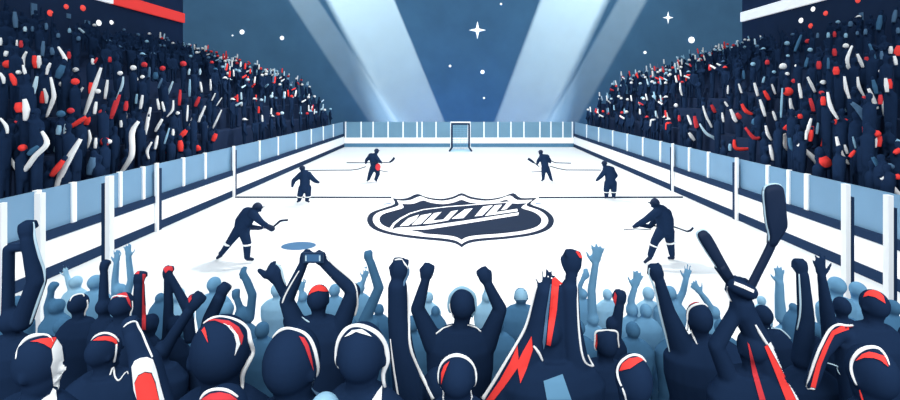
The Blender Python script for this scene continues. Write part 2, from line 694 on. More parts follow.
def shrink(p, sx, st, sb, cy=219.0, cx=460.4):
    return [(cx + (x - cx) * sx, cy + (y - cy) * (st if y < cy else sb)) for x, y in p]


t = empty('ice_emblem', (0, ice_d(222), 0))
tag(t, 'navy and white shield emblem painted on the ice at centre', 'emblem')
EB = Vector((0, ice_d(222), 0))


def emb(name, polys, z0, z1, m):
    vv, ff = ice_poly(polys, z0, z1)
    return link(name, [p - EB for p in vv], ff, m, t, False)


emb('outline', [shield], .0, .006, ICE_NAVY)
emb('border', [shrink(shield, .938, .90, .885)], .0, .009, BOARD)
emb('field', [shrink(shield, .868, .735, .745)], .0, .012, ICE_NAVY)


def z3(pts):
    return [(350 + x / 4.09, 180 + y / 4.09) for x, y in pts]


letters = [[(238, 158), (282, 143), (268, 165), (240, 187), (203, 190)],
           [(290, 146), (334, 137), (290, 181), (252, 186)],
           [(344, 137), (374, 132), (338, 168), (382, 163), (414, 129), (442, 125), (402, 166), (335, 178), (298, 181)],
           [(416, 160), (470, 121), (502, 117), (464, 157)],
           [(510, 150), (544, 110), (584, 104), (542, 146)],
           [(592, 105), (622, 102), (596, 133), (684, 119), (686, 129), (552, 148)],
           [(640, 97), (668, 92), (640, 120), (618, 124)]]
emb('lettering', [z3(l) for l in letters], .0, .015, BOARD)
emb('underline', [z3([(172, 205), (190, 197), (300, 191), (450, 170.5), (690, 134), (688, 145), (450, 183), (320, 203), (240, 206), (300, 217), (225, 217)])],
    .0, .015, BOARD)
emb('swoosh', [ribbon2(z3([(165, 203), (180, 180), (205, 160), (245, 138), (300, 122), (400, 110), (520, 101), (668, 90)]), [2.6, 2.2, 1.6, 1.0, .7, .7, .7, .8])],
    .0, .015, BOARD)


def mark(name, polys, m, label, cat='ice marking', group=None):
    vv, ff = ice_poly(polys, 0, .004)
    c = sum(vv, Vector()) / len(vv)
    c.z = 0
    o = link(name, vv, ff, m, None, False, c)
    tag(o, label, cat, group)


mark('ice_line', [[(235, 196.4), (391, 196.7), (391.6, 198.2), (235, 198.0)]], ICE_NAVY, 'thin navy line across the ice left of the shield emblem')
mark('ice_line', [[(539, 196.9), (683, 196.4), (683, 198.0), (538.4, 198.4)]], ICE_NAVY, 'thin navy line across the ice right of the shield emblem')
mark('ice_line', [ribbon2([(306, 170.4), (351, 170.1), (358, 169.2), (366, 166.6)], .9)], ICE_NAVY, 'thin dark line on the ice between the two skaters at far left')
mark('ice_line', [ribbon2([(601, 170.1), (566, 170), (558, 168.5), (549.5, 166)], .9)], ICE_NAVY, 'thin dark line on the ice between the two skaters at far right')
mark('ice_tick', [ribbon2([(384, 204.3), (391, 203.3)], .8)], ICE_SLATE, 'small grey tick on the ice at the left shoulder of the shield', 'ice marking')
mark('ice_tick', [ribbon2([(535.5, 203.5), (541, 204)], .8)], ICE_SLATE, 'small grey tick on the ice at the right shoulder of the shield', 'ice marking')
el = [(298.5 + 17.5 * math.cos(a), 246 - 1.0 * math.cos(a) + 4.0 * math.sin(a)) for a in [i / 28 * 2 * math.pi for i in range(28)]]
mark('ice_spot', [el], ICE_SLATE, 'slate blue oval spot on the ice above the raised phone', 'ice marking')

# ------------------------------------------------------------------ goal
d = ice_d(151.5)
g = empty('hockey_goal', P(460.5, 151.5, d))
tag(g, 'tall navy and white hockey goal in front of the far boards', 'goal')
gb = P(460.5, 151.5, d)
k = d / F


def gl(name, shapes, m, par=None):
    vv, ff = join(shapes)
    return link(name, vv, ff, m, par or g)


hh = 27.5 * k
for s in (-1, 1):
    gl('post', chain([Vector((s * 8.6 * k, 0, hh)), Vector((s * 8.6 * k, 0, 4 * k)), Vector((s * 11 * k, .0, 0.05))], [.085, .085, .085], 10), KICK)
    gl('outer_post', chain([Vector((s * 9.8 * k, .12, hh + .1)), Vector((s * 9.8 * k, .12, 4 * k)), Vector((s * 11.5 * k, .12, .05))], [.05] * 3, 10), STEEL)
gl('crossbar', chain([Vector((-8.6 * k, 0, hh)), Vector((8.6 * k, 0, hh))], [.085, .085], 10), KICK)
gl('crossbar_cover', chain([Vector((-9.4 * k, .05, hh + .14)), Vector((9.4 * k, .05, hh + .14))], [.07, .07], 10), STEEL)
NET = mat('net', (132, 182, 212), noise=.1, scale=9)
net = []
for i in range(13):
    x = (-8.4 + 16.8 * i / 12) * k
    net += chain([Vector((x, .05, hh)), Vector((x, .9, 1.2)), Vector((x * 1.1, 1.3, .03))], [.012] * 3, 6)
for i in range(12):
    q = i / 11
    p = Vector((0, .05, hh)).lerp(Vector((0, .9, 1.2)), q / .55) if q < .55 else Vector((0, .9, 1.2)).lerp(Vector((0, 1.3, .03)), (q - .55) / .45)
    net.append(capsule(Vector((-8.6 * k, p.y, p.z)), Vector((8.6 * k, p.y, p.z)), .012, .012, 6))
gl('net', net, NET)
vv, ff = box(-10 * k, 10 * k, -.1, 1.3, 0.0, .03)
link('crease_mat', vv, ff, ICE_PALE, g, False)

# ------------------------------------------------------------------ light shafts in the haze
def beam(quad, d, depth, dens, label, power):
    """a shaft of lit haze; quad = left and right pixel at y=0 and at y=121"""
    (a0, b0), (a1, b1) = quad
    rows = []
    for y in (-75, 140):
        q = y / 121
        rows.append((a0 + (a1 - a0) * q, b0 + (b1 - b0) * q, y))
    V = []
    for xa, xb, y in rows:
        for dd in (0, depth):
            for x in (xa, xb):
                p = P(x, y, d)
                V.append(Vector((p.x, p.y + dd, p.z)))
    Fc = [(0, 1, 3, 2), (4, 6, 7, 5), (0, 4, 5, 1), (1, 5, 7, 3), (3, 7, 6, 2), (2, 6, 4, 0)]
    m = bpy.data.materials.new('lit haze')
    m.use_nodes = True
    nt = m.node_tree
    nt.nodes.clear()
    out = nt.nodes.new('ShaderNodeOutputMaterial')
    vs = nt.nodes.new('ShaderNodeVolumeScatter')
    vs.inputs['Color'].default_value = (.96, .99, 1, 1)
    vs.inputs['Density'].default_value = dens
    nt.links.new(vs.outputs['Volume'], out.inputs['Volume'])
    base = P((rows[1][0] + rows[1][1]) / 2, 140, d)
    o = link('light_beam', V, Fc, m, None, False, base)
    tag(o, label, 'light beam')
    # the lamp that throws this shaft, up in the roof
    top = sum((V[i] for i in range(4)), Vector()) / 4
    bot = sum((V[i] for i in range(4, 8)), Vector()) / 4
    ax = (bot - top).normalized()
    src = top - ax * 30
    lamp('SPOT', 'beam_lamp', src, power, (-ax).to_track_quat('Z', 'Y').to_euler(), spot_size=math.radians(16 if depth > 3 else 8.5), spot_blend=.12,
         shadow_soft_size=.3, color=(.70, .92, 1.0))
    return o


beam(((324, 393), (388.5, 443)), 50, 4.5, .02, 'broad pale light beam slanting down left of the four-pointed star', 2500000)
beam(((287, 317), (367, 396)), 56, 2, .022, 'narrow dim light beam at the left, behind the broad pale one', 1700000)
beam(((543, 611), (497.5, 554)), 50, 4.5, .02, 'broad pale light beam slanting down right of the four-pointed star', 2500000)
beam(((620, 649), (551, 581)), 56, 2, .022, 'narrow dim light beam at the right, behind the broad pale one', 1700000)
SC.cycles.volume_bounces = 1
SC.cycles.use_denoising = True

# ------------------------------------------------------------------ small lights on the walls
GLOW = mat('white glow', (250, 252, 252), emit=.9, noise=0)
GLOWR = mat('red glow', (240, 80, 72), emit=.6, noise=0)


def star(x, y, rx, ry, label):
    d = 60.88
    c = P(x, y, d)
    k = d / F
    ring = []
    for i in range(8):
        a = i * math.pi / 4 + math.pi / 2
        r = (ry if i in (0, 4) else rx) if i % 2 == 0 else .26 * (rx + ry) / 2
        ring.append(Vector((math.cos(a) * r * k, 0, math.sin(a) * r * k)))
    V = [p + Vector((0, .1, 0)) for p in ring] + [Vector((0, -.18, 0)), Vector((0, .1, 0))]
    Fc = [(i, 8, (i + 1) % 8) for i in range(8)] + [((i + 1) % 8, 9, i) for i in range(8)]
    o = link('star_light', [p + c for p in V], Fc, GLOW, None, False, c)
    tag(o, label, 'star light')


star(477.5, 30, 8.5, 9, 'large four-pointed white star light on the dark back wall')
star(668.5, 17.5, 5.5, 6.5, 'smaller four-pointed white star light right of the beams')
for x, y, r, lb in ((242, 32, 2.4, 'larger round white light above the left stand'), (282, 38, 2.1, 'second round white light above the left stand, nearer the beams'),
                    (232.5, 35.5, .8, 'tiny white light beside the larger round one above the left stand'),
                    (482.5, 72, 2.0, 'round white light low on the wall below the large star'), (450, 66, 1.2, 'tiny white light left of the low round one below the star'),
                    (501, 4, 1.1, 'tiny white light above and right of the large star'), (691.5, 40, 3.2, 'largest round white light, over the right stand'),
                    (645, 52.5, 1.5, 'tiny white light between the right beams and the right stand'), (484, 98, 1.0, 'faint tiny white light low between the two broad beams')):
    c = P(x, y, 60.93)
    vv, ff = ellipsoid((0, 0, 0), (r * 60.9 / F, .09, r * 60.9 / F))
    o = link('round_light', [p + c for p in vv], ff, GLOW, None, True, c)
    tag(o, lb, 'round light')

# ================================================================== side crowds
ORD = ['', 'first', 'second', 'third', 'fourth', 'fifth', 'sixth', 'seventh', 'eighth', 'ninth', 'tenth', 'eleventh', 'twelfth',
       'thirteenth', 'fourteenth', 'fifteenth', 'sixteenth', 'seventeenth', 'eighteenth', 'nineteenth', 'twentieth']
TENS = {20: 'twenty', 30: 'thirty', 40: 'forty', 50: 'fifty'}


def ordinal(n):
    if n <= 20:
        return ORD[n]
    if n % 10 == 0:
        return {30: 'thirtieth', 40: 'fortieth', 50: 'fiftieth'}[n]
    return TENS[n // 10 * 10] + '-' + ORD[n % 10]


# local figures: feet at the origin, facing +Y, about 1.75 m
POSES = {
    'both arms thrown up': (((.20, 0, 1.42), (.33, .03, 1.68), (.40, .06, 2.02)), ((-.20, 0, 1.42), (-.33, .03, 1.68), (-.40, .06, 2.02))),
    'one arm straight up': (((.20, 0, 1.42), (.27, .05, 1.72), (.28, .08, 2.08)), ((-.20, 0, 1.42), (-.27, .02, 1.14), (-.25, .14, .92))),
    'one bent arm raised': (((.20, 0, 1.42), (.27, .02, 1.14), (.25, .14, .92)), ((-.20, 0, 1.42), (-.47, .05, 1.52), (-.40, .10, 1.86))),
    'hands clapping in front': (((.20, 0, 1.42), (.28, .14, 1.20), (.04, .38, 1.38)), ((-.20, 0, 1.42), (-.28, .14, 1.20), (-.04, .38, 1.38))),
    'arms hanging down': (((.20, 0, 1.42), (.27, .0, 1.14), (.26, .12, .90)), ((-.20, 0, 1.42), (-.27, .0, 1.14), (-.26, .12, .90))),
    'one arm flung sideways': (((.20, 0, 1.42), (.45, .05, 1.60), (.74, .10, 1.80)), ((-.20, 0, 1.42), (-.27, .02, 1.14), (-.25, .14, .92))),
}
HEADC = Vector((0, .02, 1.63))


def local_body(pose, vox):
    S = head_shapes(HEADC, .085, .125, (0, 1), 12)
    S += chain([Vector((0, 0, 1.55)), Vector((0, 0, 1.43))], [.055, .06], 8)
    rings = []
    for z, a, b in ((1.47, .10, .06), (1.43, .19, .09), (1.30, .21, .12), (1.08, .18, .12), (.90, .18, .12), (.80, .14, .10)):
        rings.append([Vector((a * math.cos(q), b * math.sin(q), z)) for q in [2 * math.pi * i / 14 for i in range(14)]])
    rings.reverse()
    S.append(loft_rings(rings))
    for s in (-1, 1):
        S += chain([Vector((s * .09, 0, .88)), Vector((s * .11, .02, .48)), Vector((s * .11, -.02, .08))], [.095, .07, .055], 8)
        S += chain([Vector((s * .11, -.04, .05)), Vector((s * .12, .14, .045))], [.05, .045], 8)
    for arm in POSES[pose]:
        a = [Vector(p) for p in arm]
        S += chain(a, [.065, .055, .045], 8)
        D = (a[2] - a[1]).normalized()
        S.append(ellipsoid(a[2] + D * .07, (.05, .05, .07), None, 8, 6))
        S += chain([a[2] + D * .03, a[2] + D * .08 + Vector((.045 * (1 if a[2].x > 0 else -1) * -1, 0, 0))], [.02, .018], 6)
    return fuse(S, vox, 2)


def new_mesh(name, v, f, m, smooth=True):
    me = bpy.data.meshes.new(name)
    me.from_pydata([tuple(p) for p in v], [], f)
    me.materials.append(m)
    if smooth:
        me.polygons.foreach_set('use_smooth', [True] * len(me.polygons))
    return me


BODY, LOW, SLEEVE, CAP = {}, {}, {}, {}
for i, pz in enumerate(POSES):
    v, f = local_body(pz, .045)
    BODY[pz] = new_mesh('person', v, f, NAVY)
    LOW[pz] = local_body(pz, .085)
    for side in (0, 1):
        a = [Vector(p) for p in POSES[pz][side]]
        sh_ = [capsule(a[1].lerp(a[2], .35 if i % 2 else .1), a[2] + (a[2] - a[1]).normalized() * .06, .062, .050, 8, 2)]
        v, f = join(sh_)
        SLEEVE[pz, side] = (v, f)


def cap_shape():
    rings = []
    for j in range(5):
        a = j / 5 * math.pi / 2
        r = .106 * math.cos(a)
        rings.append([Vector((r * math.cos(q), .02 + 1.12 * r * math.sin(q), 1.66 + .115 * math.sin(a))) for q in [2 * math.pi * i / 12 for i in range(12)]])
    v, f = loft_rings(rings)
    v2, f2 = ellipsoid((0, .14, 1.665), (.075, .075, .014), None, 10, 4)
    return join([(v, f), (v2, f2)])


def scarf_shape():
    rings = []
    for z, r in ((1.42, .13), (1.45, .145), (1.50, .125), (1.53, .095)):
        rings.append([Vector((r * math.cos(q), r * math.sin(q), z)) for q in [2 * math.pi * i / 12 for i in range(12)]])
    s = loft_rings(rings)
    return join([s, capsule((.05, .13, 1.44), (.07, .15, 1.12), .05, .045, 8, 2)])


SHAPES = {'cap': cap_shape(), 'scarf': scarf_shape()}
PART = {}


def part_mesh(kind, tone, pose=None, side=0):
    key = (kind, tone, pose, side)
    if key not in PART:
        v, f = SLEEVE[pose, side] if kind == 'sleeve' else SHAPES[kind]
        PART[key] = new_mesh(kind, v, f, TONE[tone])
    return PART[key]


TN = {'w': 'white', 'r': 'red', 'R': 'deep red', 'b': 'grey-blue', 'p': 'pale blue', 'i': 'ice blue', 'm': 'steel blue', 's': 'slate blue', 'n': 'navy'}


def outfit(pose, rich):
    """which coloured pieces a fan wears"""
    out = []
    r = random.random()
    up = [s for s in (0, 1) if POSES[pose][s][2][2] > 1.3]
    for s in up:
        if random.random() < (.85 if rich else .35):
            out.append(('sleeve', random.choices('wRrbpi', (42, 10, 14, 10, 10, 14))[0], s))
    if random.random() < (.62 if rich else .30):
        out.append(('cap', random.choices('wrRbpi', (38, 14, 12, 12, 12, 12))[0], 0))
    if random.random() < .10:
        out.append(('scarf', random.choices('wrb', (40, 35, 25))[0], 0))
    return out


def plane_d(x, y, side=None):
    a, b = abs(x - CX) / F, (y - HY) / F
    lim = 25.9 if x < CX else 26.2
    d = 9.5
    while d < 43.6:
        if a * d > lim:
            return lim / a
        if a * d > 11.9 and H - b * d < crowd_top(a * d):
            return d
        d += .05
    return 43.6


# strokes read off the photograph: (zoom window, tone, points, width); one fan each
Z = 120 / 686
WIN = {'A': (0, 0), 'B': (0, 65), 'C': (0, 130), 'D': (110, 60), 'E': (100, 115), 'K': (780, 0), 'L': (780, 65), 'M': (780, 130), 'N': (670, 60), 'O': (680, 115)}
STROKES = [
    ('A', 'b', [(84, 68), (90, 160)], 26), ('A', 'b', [(188, 20), (195, 90)], 26), ('A', 'i', [(143, 152), (143, 180)], 18), ('A', 'b', [(186, 150), (184, 180)], 16),
    ('A', 'b', [(264, 132), (266, 170)], 17), ('A', 'b', [(390, 78), (390, 105)], 20), ('A', 'b', [(494, 118), (500, 165)], 28), ('A', 'p', [(397, 162), (397, 188)], 18),
    ('A', 'b', [(333, 190), (333, 216)], 20), ('A', 'b', [(450, 208), (448, 232)], 22), ('A', 'w', [(97, 228), (97, 270)], 12), ('A', 'R', [(120, 232), (120, 272)], 20),
    ('A', 'b', [(248, 235), (242, 320)], 20), ('A', 'b', [(296, 272), (300, 315)], 22), ('A', 'w', [(333, 268), (372, 335), (362, 372)], 22), ('A', 'R', [(394, 295), (394, 335)], 20),
    ('A', 'w', [(152, 295), (132, 340), (138, 395)], 18), ('A', 'r', [(196, 318), (206, 390)], 30), ('A', 'w', [(222, 318), (226, 390)], 24), ('A', 'w', [(288, 360), (268, 400)], 18),
    ('A', 'w', [(528, 335), (532, 368)], 18), ('A', 'R', [(556, 330), (540, 360)], 14), ('A', 'R', [(628, 325), (628, 355)], 20), ('A', 'w', [(30, 322), (38, 292)], 22), ('A', 'w', [(4, 215), (2, 260)], 18),
    ('B', 'w', [(0, 45), (18, 75), (22, 108)], 20), ('B', 'r', [(60, 50), (78, 85), (86, 118)], 30), ('B', 'w', [(132, 0), (140, 35), (148, 62)], 18), ('B', 'w', [(278, 0), (266, 55)], 16),
    ('B', 's', [(360, 0), (330, 75)], 40), ('B', 'i', [(212, 65), (190, 165)], 22), ('B', 'w', [(290, 70), (308, 170), (298, 215), (266, 298)], 22), ('B', 'w', [(252, 135), (265, 180), (264, 220)], 20),
    ('B', 'r', [(246, 150), (240, 218)], 26), ('B', 'w', [(404, 155), (416, 205), (475, 128)], 18), ('B', 'w', [(578, 15), (545, 110), (512, 205), (482, 290)], 24), ('B', 'r', [(520, 100), (518, 165)], 26),
    ('B', 'w', [(615, 85), (600, 195)], 18), ('B', 'R', [(684, 170), (640, 295)], 22), ('B', 'w', [(550, 210), (540, 280)], 20), ('B', 'r', [(495, 295), (408, 352)], 28), ('B', 'r', [(505, 295), (490, 340)], 34),
    ('B', 'w', [(140, 195), (150, 255), (144, 318)], 36), ('B', 'r', [(108, 215), (118, 270)], 52), ('B', 'w', [(2, 305), (36, 350), (42, 392)], 20), ('B', 'R', [(85, 322), (130, 348)], 16),
    ('B', 'b', [(136, 355), (134, 390)], 24), ('B', 'p', [(340, 345), (332, 398)], 28), ('B', 'i', [(378, 338), (370, 398)], 20), ('B', 'b', [(136, 90), (138, 122)], 20), ('B', 'b', [(606, 330), (606, 390)], 18),
    ('C', 'w', [(42, 142), (122, 238), (200, 150), (268, 78), (240, 8)], 28), ('C', 's', [(215, 95), (165, 140)], 34), ('C', 'p', [(350, 10), (318, 125)], 28), ('C', 'w', [(376, 10), (374, 110)], 18),
    ('C', 'w', [(462, 50), (395, 160), (345, 265), (312, 395)], 36), ('C', 'r', [(362, 172), (295, 262)], 36), ('C', 'w', [(508, 0), (514, 50), (498, 105)], 18), ('C', 'w', [(548, 45), (544, 105)], 18),
    ('C', 'b', [(532, 155), (512, 255)], 44), ('C', 'w', [(2, 60), (2, 130)], 14),
    ('D', 'b', [(226, 40), (224, 100)], 14), ('D', 's', [(262, 70), (260, 110)], 30), ('D', 'i', [(76, 95), (68, 150), (30, 240)], 15), ('D', 'R', [(32, 232), (6, 335)], 22), ('D', 'R', [(95, 235), (88, 290)], 24),
    ('D', 'b', [(298, 105), (276, 160)], 14), ('D', 'i', [(360, 122), (322, 215)], 14), ('D', 'w', [(186, 200), (174, 280)], 18), ('D', 'p', [(154, 195), (148, 250)], 14), ('D', 'w', [(232, 270), (204, 398)], 20),
    ('D', 'w', [(270, 222), (282, 285)], 16), ('D', 'w', [(298, 238), (312, 295)], 14), ('D', 'w', [(362, 230), (358, 285), (325, 325)], 14), ('D', 'R', [(402, 170), (396, 260)], 18), ('D', 'p', [(456, 110), (454, 210)], 14),
    ('D', 'w', [(516, 125), (526, 185)], 13), ('D', 'R', [(512, 210), (488, 265)], 22), ('D', 'w', [(545, 262), (505, 355)], 15), ('D', 'w', [(445, 258), (440, 350)], 12), ('D', 'w', [(476, 320), (464, 395)], 18),
    ('D', 'w', [(300, 340), (262, 398)], 18), ('D', 'R', [(352, 325), (336, 360)], 28), ('D', 'w', [(638, 285), (588, 390)], 12), ('D', 'w', [(574, 110), (576, 175)], 12), ('D', 'w', [(602, 190), (582, 232)], 9),
    ('D', 'w', [(88, 300), (86, 340)], 22), ('D', 'w', [(62, 345), (64, 385)], 16), ('D', 'w', [(160, 350), (132, 398)], 16), ('D', 'i', [(455, 50), (450, 85)], 14), ('D', 'i', [(515, 50), (514, 85)], 13), ('D', 'w', [(640, 215), (608, 262)], 8),
    ('E', 'w', [(222, 35), (184, 98), (184, 200), (170, 255), (100, 360)], 30), ('E', 'w', [(278, 10), (258, 112)], 20), ('E', 'w', [(355, 22), (316, 95)], 18), ('E', 'w', [(330, 118), (314, 195)], 18), ('E', 'w', [(296, 155), (270, 205), (280, 252)], 17),
    ('E', 'r', [(392, 140), (388, 185), (358, 235)], 22), ('E', 'r', [(496, 85), (462, 122)], 30), ('E', 'r', [(458, 145), (462, 208)], 34), ('E', 'w', [(532, 10), (508, 80)], 16), ('E', 'w', [(612, 60), (594, 142)], 18),
    ('E', 'r', [(552, 175), (562, 205)], 38), ('E', 'r', [(664, 105), (646, 148)], 28), ('E', 'p', [(396, 75), (368, 165)], 12), ('E', 'w', [(418, 80), (418, 118)], 16), ('E', 'b', [(36, 40), (34, 120)], 16), ('E', 'w', [(574, 0), (566, 40)], 14),
    # right stand
    ('K', 'b', [(468, 72), (466, 118)], 20), ('K', 'b', [(404, 122), (402, 152)], 24), ('K', 's', [(574, 88), (562, 172)], 28), ('K', 'b', [(662, 58), (648, 128)], 24), ('K', 'b', [(490, 165), (488, 198)], 19), ('K', 'b', [(674, 158), (676, 190)], 20),
    ('K', 'b', [(216, 188), (214, 218)], 16), ('K', 'p', [(276, 186), (276, 216)], 18), ('K', 'R', [(312, 180), (312, 212)], 18), ('K', 'p', [(376, 190), (376, 216)], 20), ('K', 's', [(122, 200), (84, 295)], 18), ('K', 'w', [(412, 262), (384, 340), (400, 398)], 20),
    ('K', 'w', [(442, 308), (474, 385)], 20), ('K', 'R', [(494, 325), (496, 380)], 26), ('K', 's', [(510, 250), (538, 330), (536, 395)], 20), ('K', 'b', [(580, 292), (582, 340)], 18), ('K', 'w', [(634, 265), (632, 308)], 22), ('K', 'r', [(680, 262), (668, 320)], 36),
    ('K', 'w', [(654, 320), (664, 372)], 20), ('K', 'R', [(310, 278), (312, 320)], 24), ('K', 'R', [(222, 350), (222, 395)], 28), ('K', 's', [(158, 330), (144, 385)], 18), ('K', 's', [(276, 330), (276, 395)], 15), ('K', 'b', [(442, 178), (442, 200)], 16),
    ('L', 'w', [(158, 68), (200, 155)], 18), ('L', 'w', [(108, 105), (122, 190)], 18), ('L', 'r', [(320, 10), (322, 55)], 34), ('L', 'w', [(368, 65), (378, 135), (400, 200)], 20), ('L', 'w', [(300, 95), (300, 140)], 14), ('L', 'r', [(246, 180), (248, 230)], 28),
    ('L', 'w', [(272, 155), (288, 235), (332, 310)], 22), ('L', 'r', [(310, 325), (380, 322)], 40), ('L', 'p', [(338, 140), (345, 215), (378, 268)], 18), ('L', 'w', [(444, 68), (452, 125), (482, 180)], 18), ('L', 'w', [(506, 135), (555, 250)], 24),
    ('L', 'b', [(408, 215), (452, 255), (490, 330)], 34), ('L', 'w', [(604, 75), (612, 155)], 22), ('L', 'r', [(624, 80), (628, 135)], 28), ('L', 'R', [(574, 170), (574, 225)], 24), ('L', 'w', [(616, 180), (594, 225), (596, 290)], 20), ('L', 'r', [(650, 225), (622, 262)], 38),
    ('L', 'w', [(58, 190), (66, 245), (98, 300)], 20), ('L', 'R', [(172, 190), (192, 265)], 22), ('L', 'r', [(112, 280), (116, 305)], 28), ('L', 'w', [(178, 305), (152, 398)], 20), ('L', 'r', [(186, 350), (172, 398)], 24), ('L', 'r', [(80, 340), (36, 375)], 40),
    ('L', 'p', [(218, 330), (210, 395)], 16), ('L', 'w', [(508, 322), (484, 398)], 20), ('L', 'r', [(462, 350), (456, 398)], 22), ('L', 'w', [(430, 320), (430, 350)], 22), ('L', 'r', [(540, 385), (566, 398)], 40), ('L', 'w', [(382, 0), (402, 28)], 18), ('L', 's', [(532, 85), (552, 165)], 24),
    ('M', 'w', [(24, 15), (34, 95), (72, 130)], 24), ('M', 's', [(50, 45), (72, 110), (104, 140)], 26), ('M', 'w', [(100, 80), (205, 175), (275, 270), (310, 310)], 34), ('M', 'r', [(240, 150), (272, 205)], 62), ('M', 'w', [(322, 38), (345, 125), (392, 195)], 24),
    ('M', 'w', [(370, 85), (385, 135)], 16), ('M', 'r', [(428, 118), (398, 155)], 22), ('M', 'p', [(416, 38), (434, 105)], 12), ('M', 'w', [(480, 55), (522, 150)], 22), ('M', 's', [(530, 155), (592, 245)], 30), ('M', 'w', [(580, 270), (684, 372)], 34),
    ('M', 'w', [(540, 20), (540, 100)], 28), ('M', 'r', [(566, 20), (562, 95)], 34), ('M', 'r', [(264, 10), (240, 95)], 26), ('M', 'w', [(152, 0), (148, 55)], 16), ('M', 'r', [(182, 0), (172, 65)], 24), ('M', 'p', [(650, 70), (684, 75)], 46), ('M', 'r', [(654, 135), (684, 110)], 30), ('M', 'r', [(658, 265), (684, 270)], 36), ('M', 'b', [(612, 198), (646, 212)], 32),
    ('N', 'w', [(58, 130), (60, 170), (70, 205)], 13), ('N', 'w', [(188, 262), (208, 325), (238, 382)], 15), ('N', 'R', [(236, 255), (258, 300)], 22), ('N', 'w', [(104, 318), (122, 370)], 14), ('N', 'R', [(140, 320), (152, 388)], 24), ('N', 'w', [(298, 300), (306, 350)], 13),
    ('N', 'w', [(346, 280), (376, 352)], 22), ('N', 'R', [(382, 305), (402, 335)], 28), ('N', 'r', [(410, 250), (432, 290), (470, 310)], 24), ('N', 'w', [(392, 135), (410, 190)], 13), ('N', 'w', [(482, 130), (502, 205)], 18), ('N', 'w', [(514, 225), (544, 322)], 20), ('N', 'r', [(538, 175), (566, 228)], 22),
    ('N', 'w', [(582, 138), (602, 195)], 14), ('N', 'p', [(642, 160), (634, 330)], 13), ('N', 'w', [(588, 292), (606, 345)], 16), ('N', 'R', [(228, 25), (228, 60)], 18), ('N', 'w', [(312, 238), (330, 265)], 14), ('N', 's', [(420, 60), (422, 110)], 16), ('N', 'p', [(540, 95), (530, 130)], 14), ('N', 'R', [(556, 0), (556, 25)], 24), ('N', 'w', [(332, 145), (330, 195)], 11), ('N', 'R', [(52, 315), (54, 350)], 18), ('N', 'r', [(660, 180), (684, 195)], 30), ('N', 'r', [(650, 395), (684, 370)], 24),
    ('O', 'i', [(112, 50), (150, 105), (205, 140), (228, 195)], 17), ('O', 'w', [(50, 100), (82, 145)], 22), ('O', 'w', [(148, 5), (182, 70)], 14), ('O', 'R', [(84, 20), (100, 68)], 22), ('O', 'r', [(310, 140), (322, 192), (412, 192)], 24), ('O', 'R', [(372, 70), (420, 130), (455, 130)], 24),
    ('O', 'p', [(286, 165), (286, 205)], 22), ('O', 'w', [(490, 60), (502, 110), (524, 145)], 20), ('O', 'w', [(514, 170), (532, 260)], 22), ('O', 'w', [(300, 8), (322, 38)], 22), ('O', 'w', [(42, 0), (62, 55)], 14), ('O', 'w', [(240, 0), (248, 40)], 13),
    ('O', 'w', [(598, 100), (606, 170), (640, 212)], 26), ('O', 's', [(625, 130), (640, 185), (676, 215)], 30), ('O', 'r', [(645, 65), (606, 92)], 44),
]
DOTS = [('A', 'r', 286, 75, 19), ('A', 'r', 377, 38, 15), ('A', 'r', 473, 46, 18), ('A', 'w', 564, 131, 18), ('A', 'w', 636, 128, 13), ('A', 'r', 46, 368, 23),
        ('B', 'w', 106, 42, 12), ('B', 'r', 256, 98, 15), ('B', 'w', 355, 110, 15), ('B', 'r', 430, 95, 19), ('B', 'w', 433, 28, 14), ('B', 'R', 404, 262, 17), ('B', 's', 348, 280, 20), ('B', 'w', 560, 150, 13), ('B', 'R', 584, 270, 16),
        ('C', 'r', 200, 48, 34), ('C', 'r', 130, 102, 20), ('C', 'R', 602, 68, 24), ('C', 'w', 624, 66, 13), ('D', 'w', 133, 45, 15), ('D', 'R', 196, 27, 15), ('D', 'R', 301, 48, 14), ('D', 'R', 419, 22, 16), ('D', 'w', 145, 110, 14), ('D', 'w', 186, 98, 11), ('D', 'w', 58, 76, 13), ('D', 'w', 198, 162, 10), ('D', 'w', 387, 305, 11), ('E', 'R', 400, 28, 17), ('E', 'R', 28, 152, 22),
        ('K', 'r', 447, 2, 16), ('K', 'w', 190, 52, 15), ('K', 'R', 262, 76, 15), ('K', 'w', 121, 117, 16), ('K', 'R', 176, 148, 15), ('K', 'R', 159, 236, 13), ('K', 'p', 40, 248, 13), ('K', 'p', 172, 285, 12), ('K', 'w', 376, 262, 14), ('K', 'w', 17, 379, 17), ('K', 'p', 45, 320, 9), ('K', 'w', 96, 378, 11),
        ('L', 'R', 82, 92, 14), ('L', 'w', 246, 100, 14), ('L', 'r', 46, 152, 24), ('L', 'w', 580, 36, 14), ('L', 'R', 482, 188, 12), ('L', 'R', 238, 160, 13), ('N', 'w', 646, 36, 18), ('N', 'p', 474, 24, 12), ('N', 'w', 670, 80, 11), ('N', 'p', 594, 70, 10), ('N', 'w', 466, 238, 11), ('N', 'w', 34, 260, 11), ('O', 's', 432, 42, 20), ('N', 's', 490, 352, 20)]

heroes = []          # projected places already taken


def terrace_spot(x, y):
    """where on the terrace a fan stands whose shoulders show at this pixel"""
    d = plane_d(x, y)
    X = (x - CX) * d / F
    k = min(NROW - 1, max(0, int(abs(X) - X0S)))
    return d, X, k


def where(x, d, k):
    side = 'left' if x < CX else 'right'
    return side, ordinal(k + 1)


WALLD = []
n_hero = 0
USED = {}


def unique(label):
    n = USED.get(label, 0)
    USED[label] = n + 1
    return label if n == 0 else None


def px_place(x, y):
    side = 'left' if x < CX else 'right'
    dist = abs(x - CX) - 115
    return side


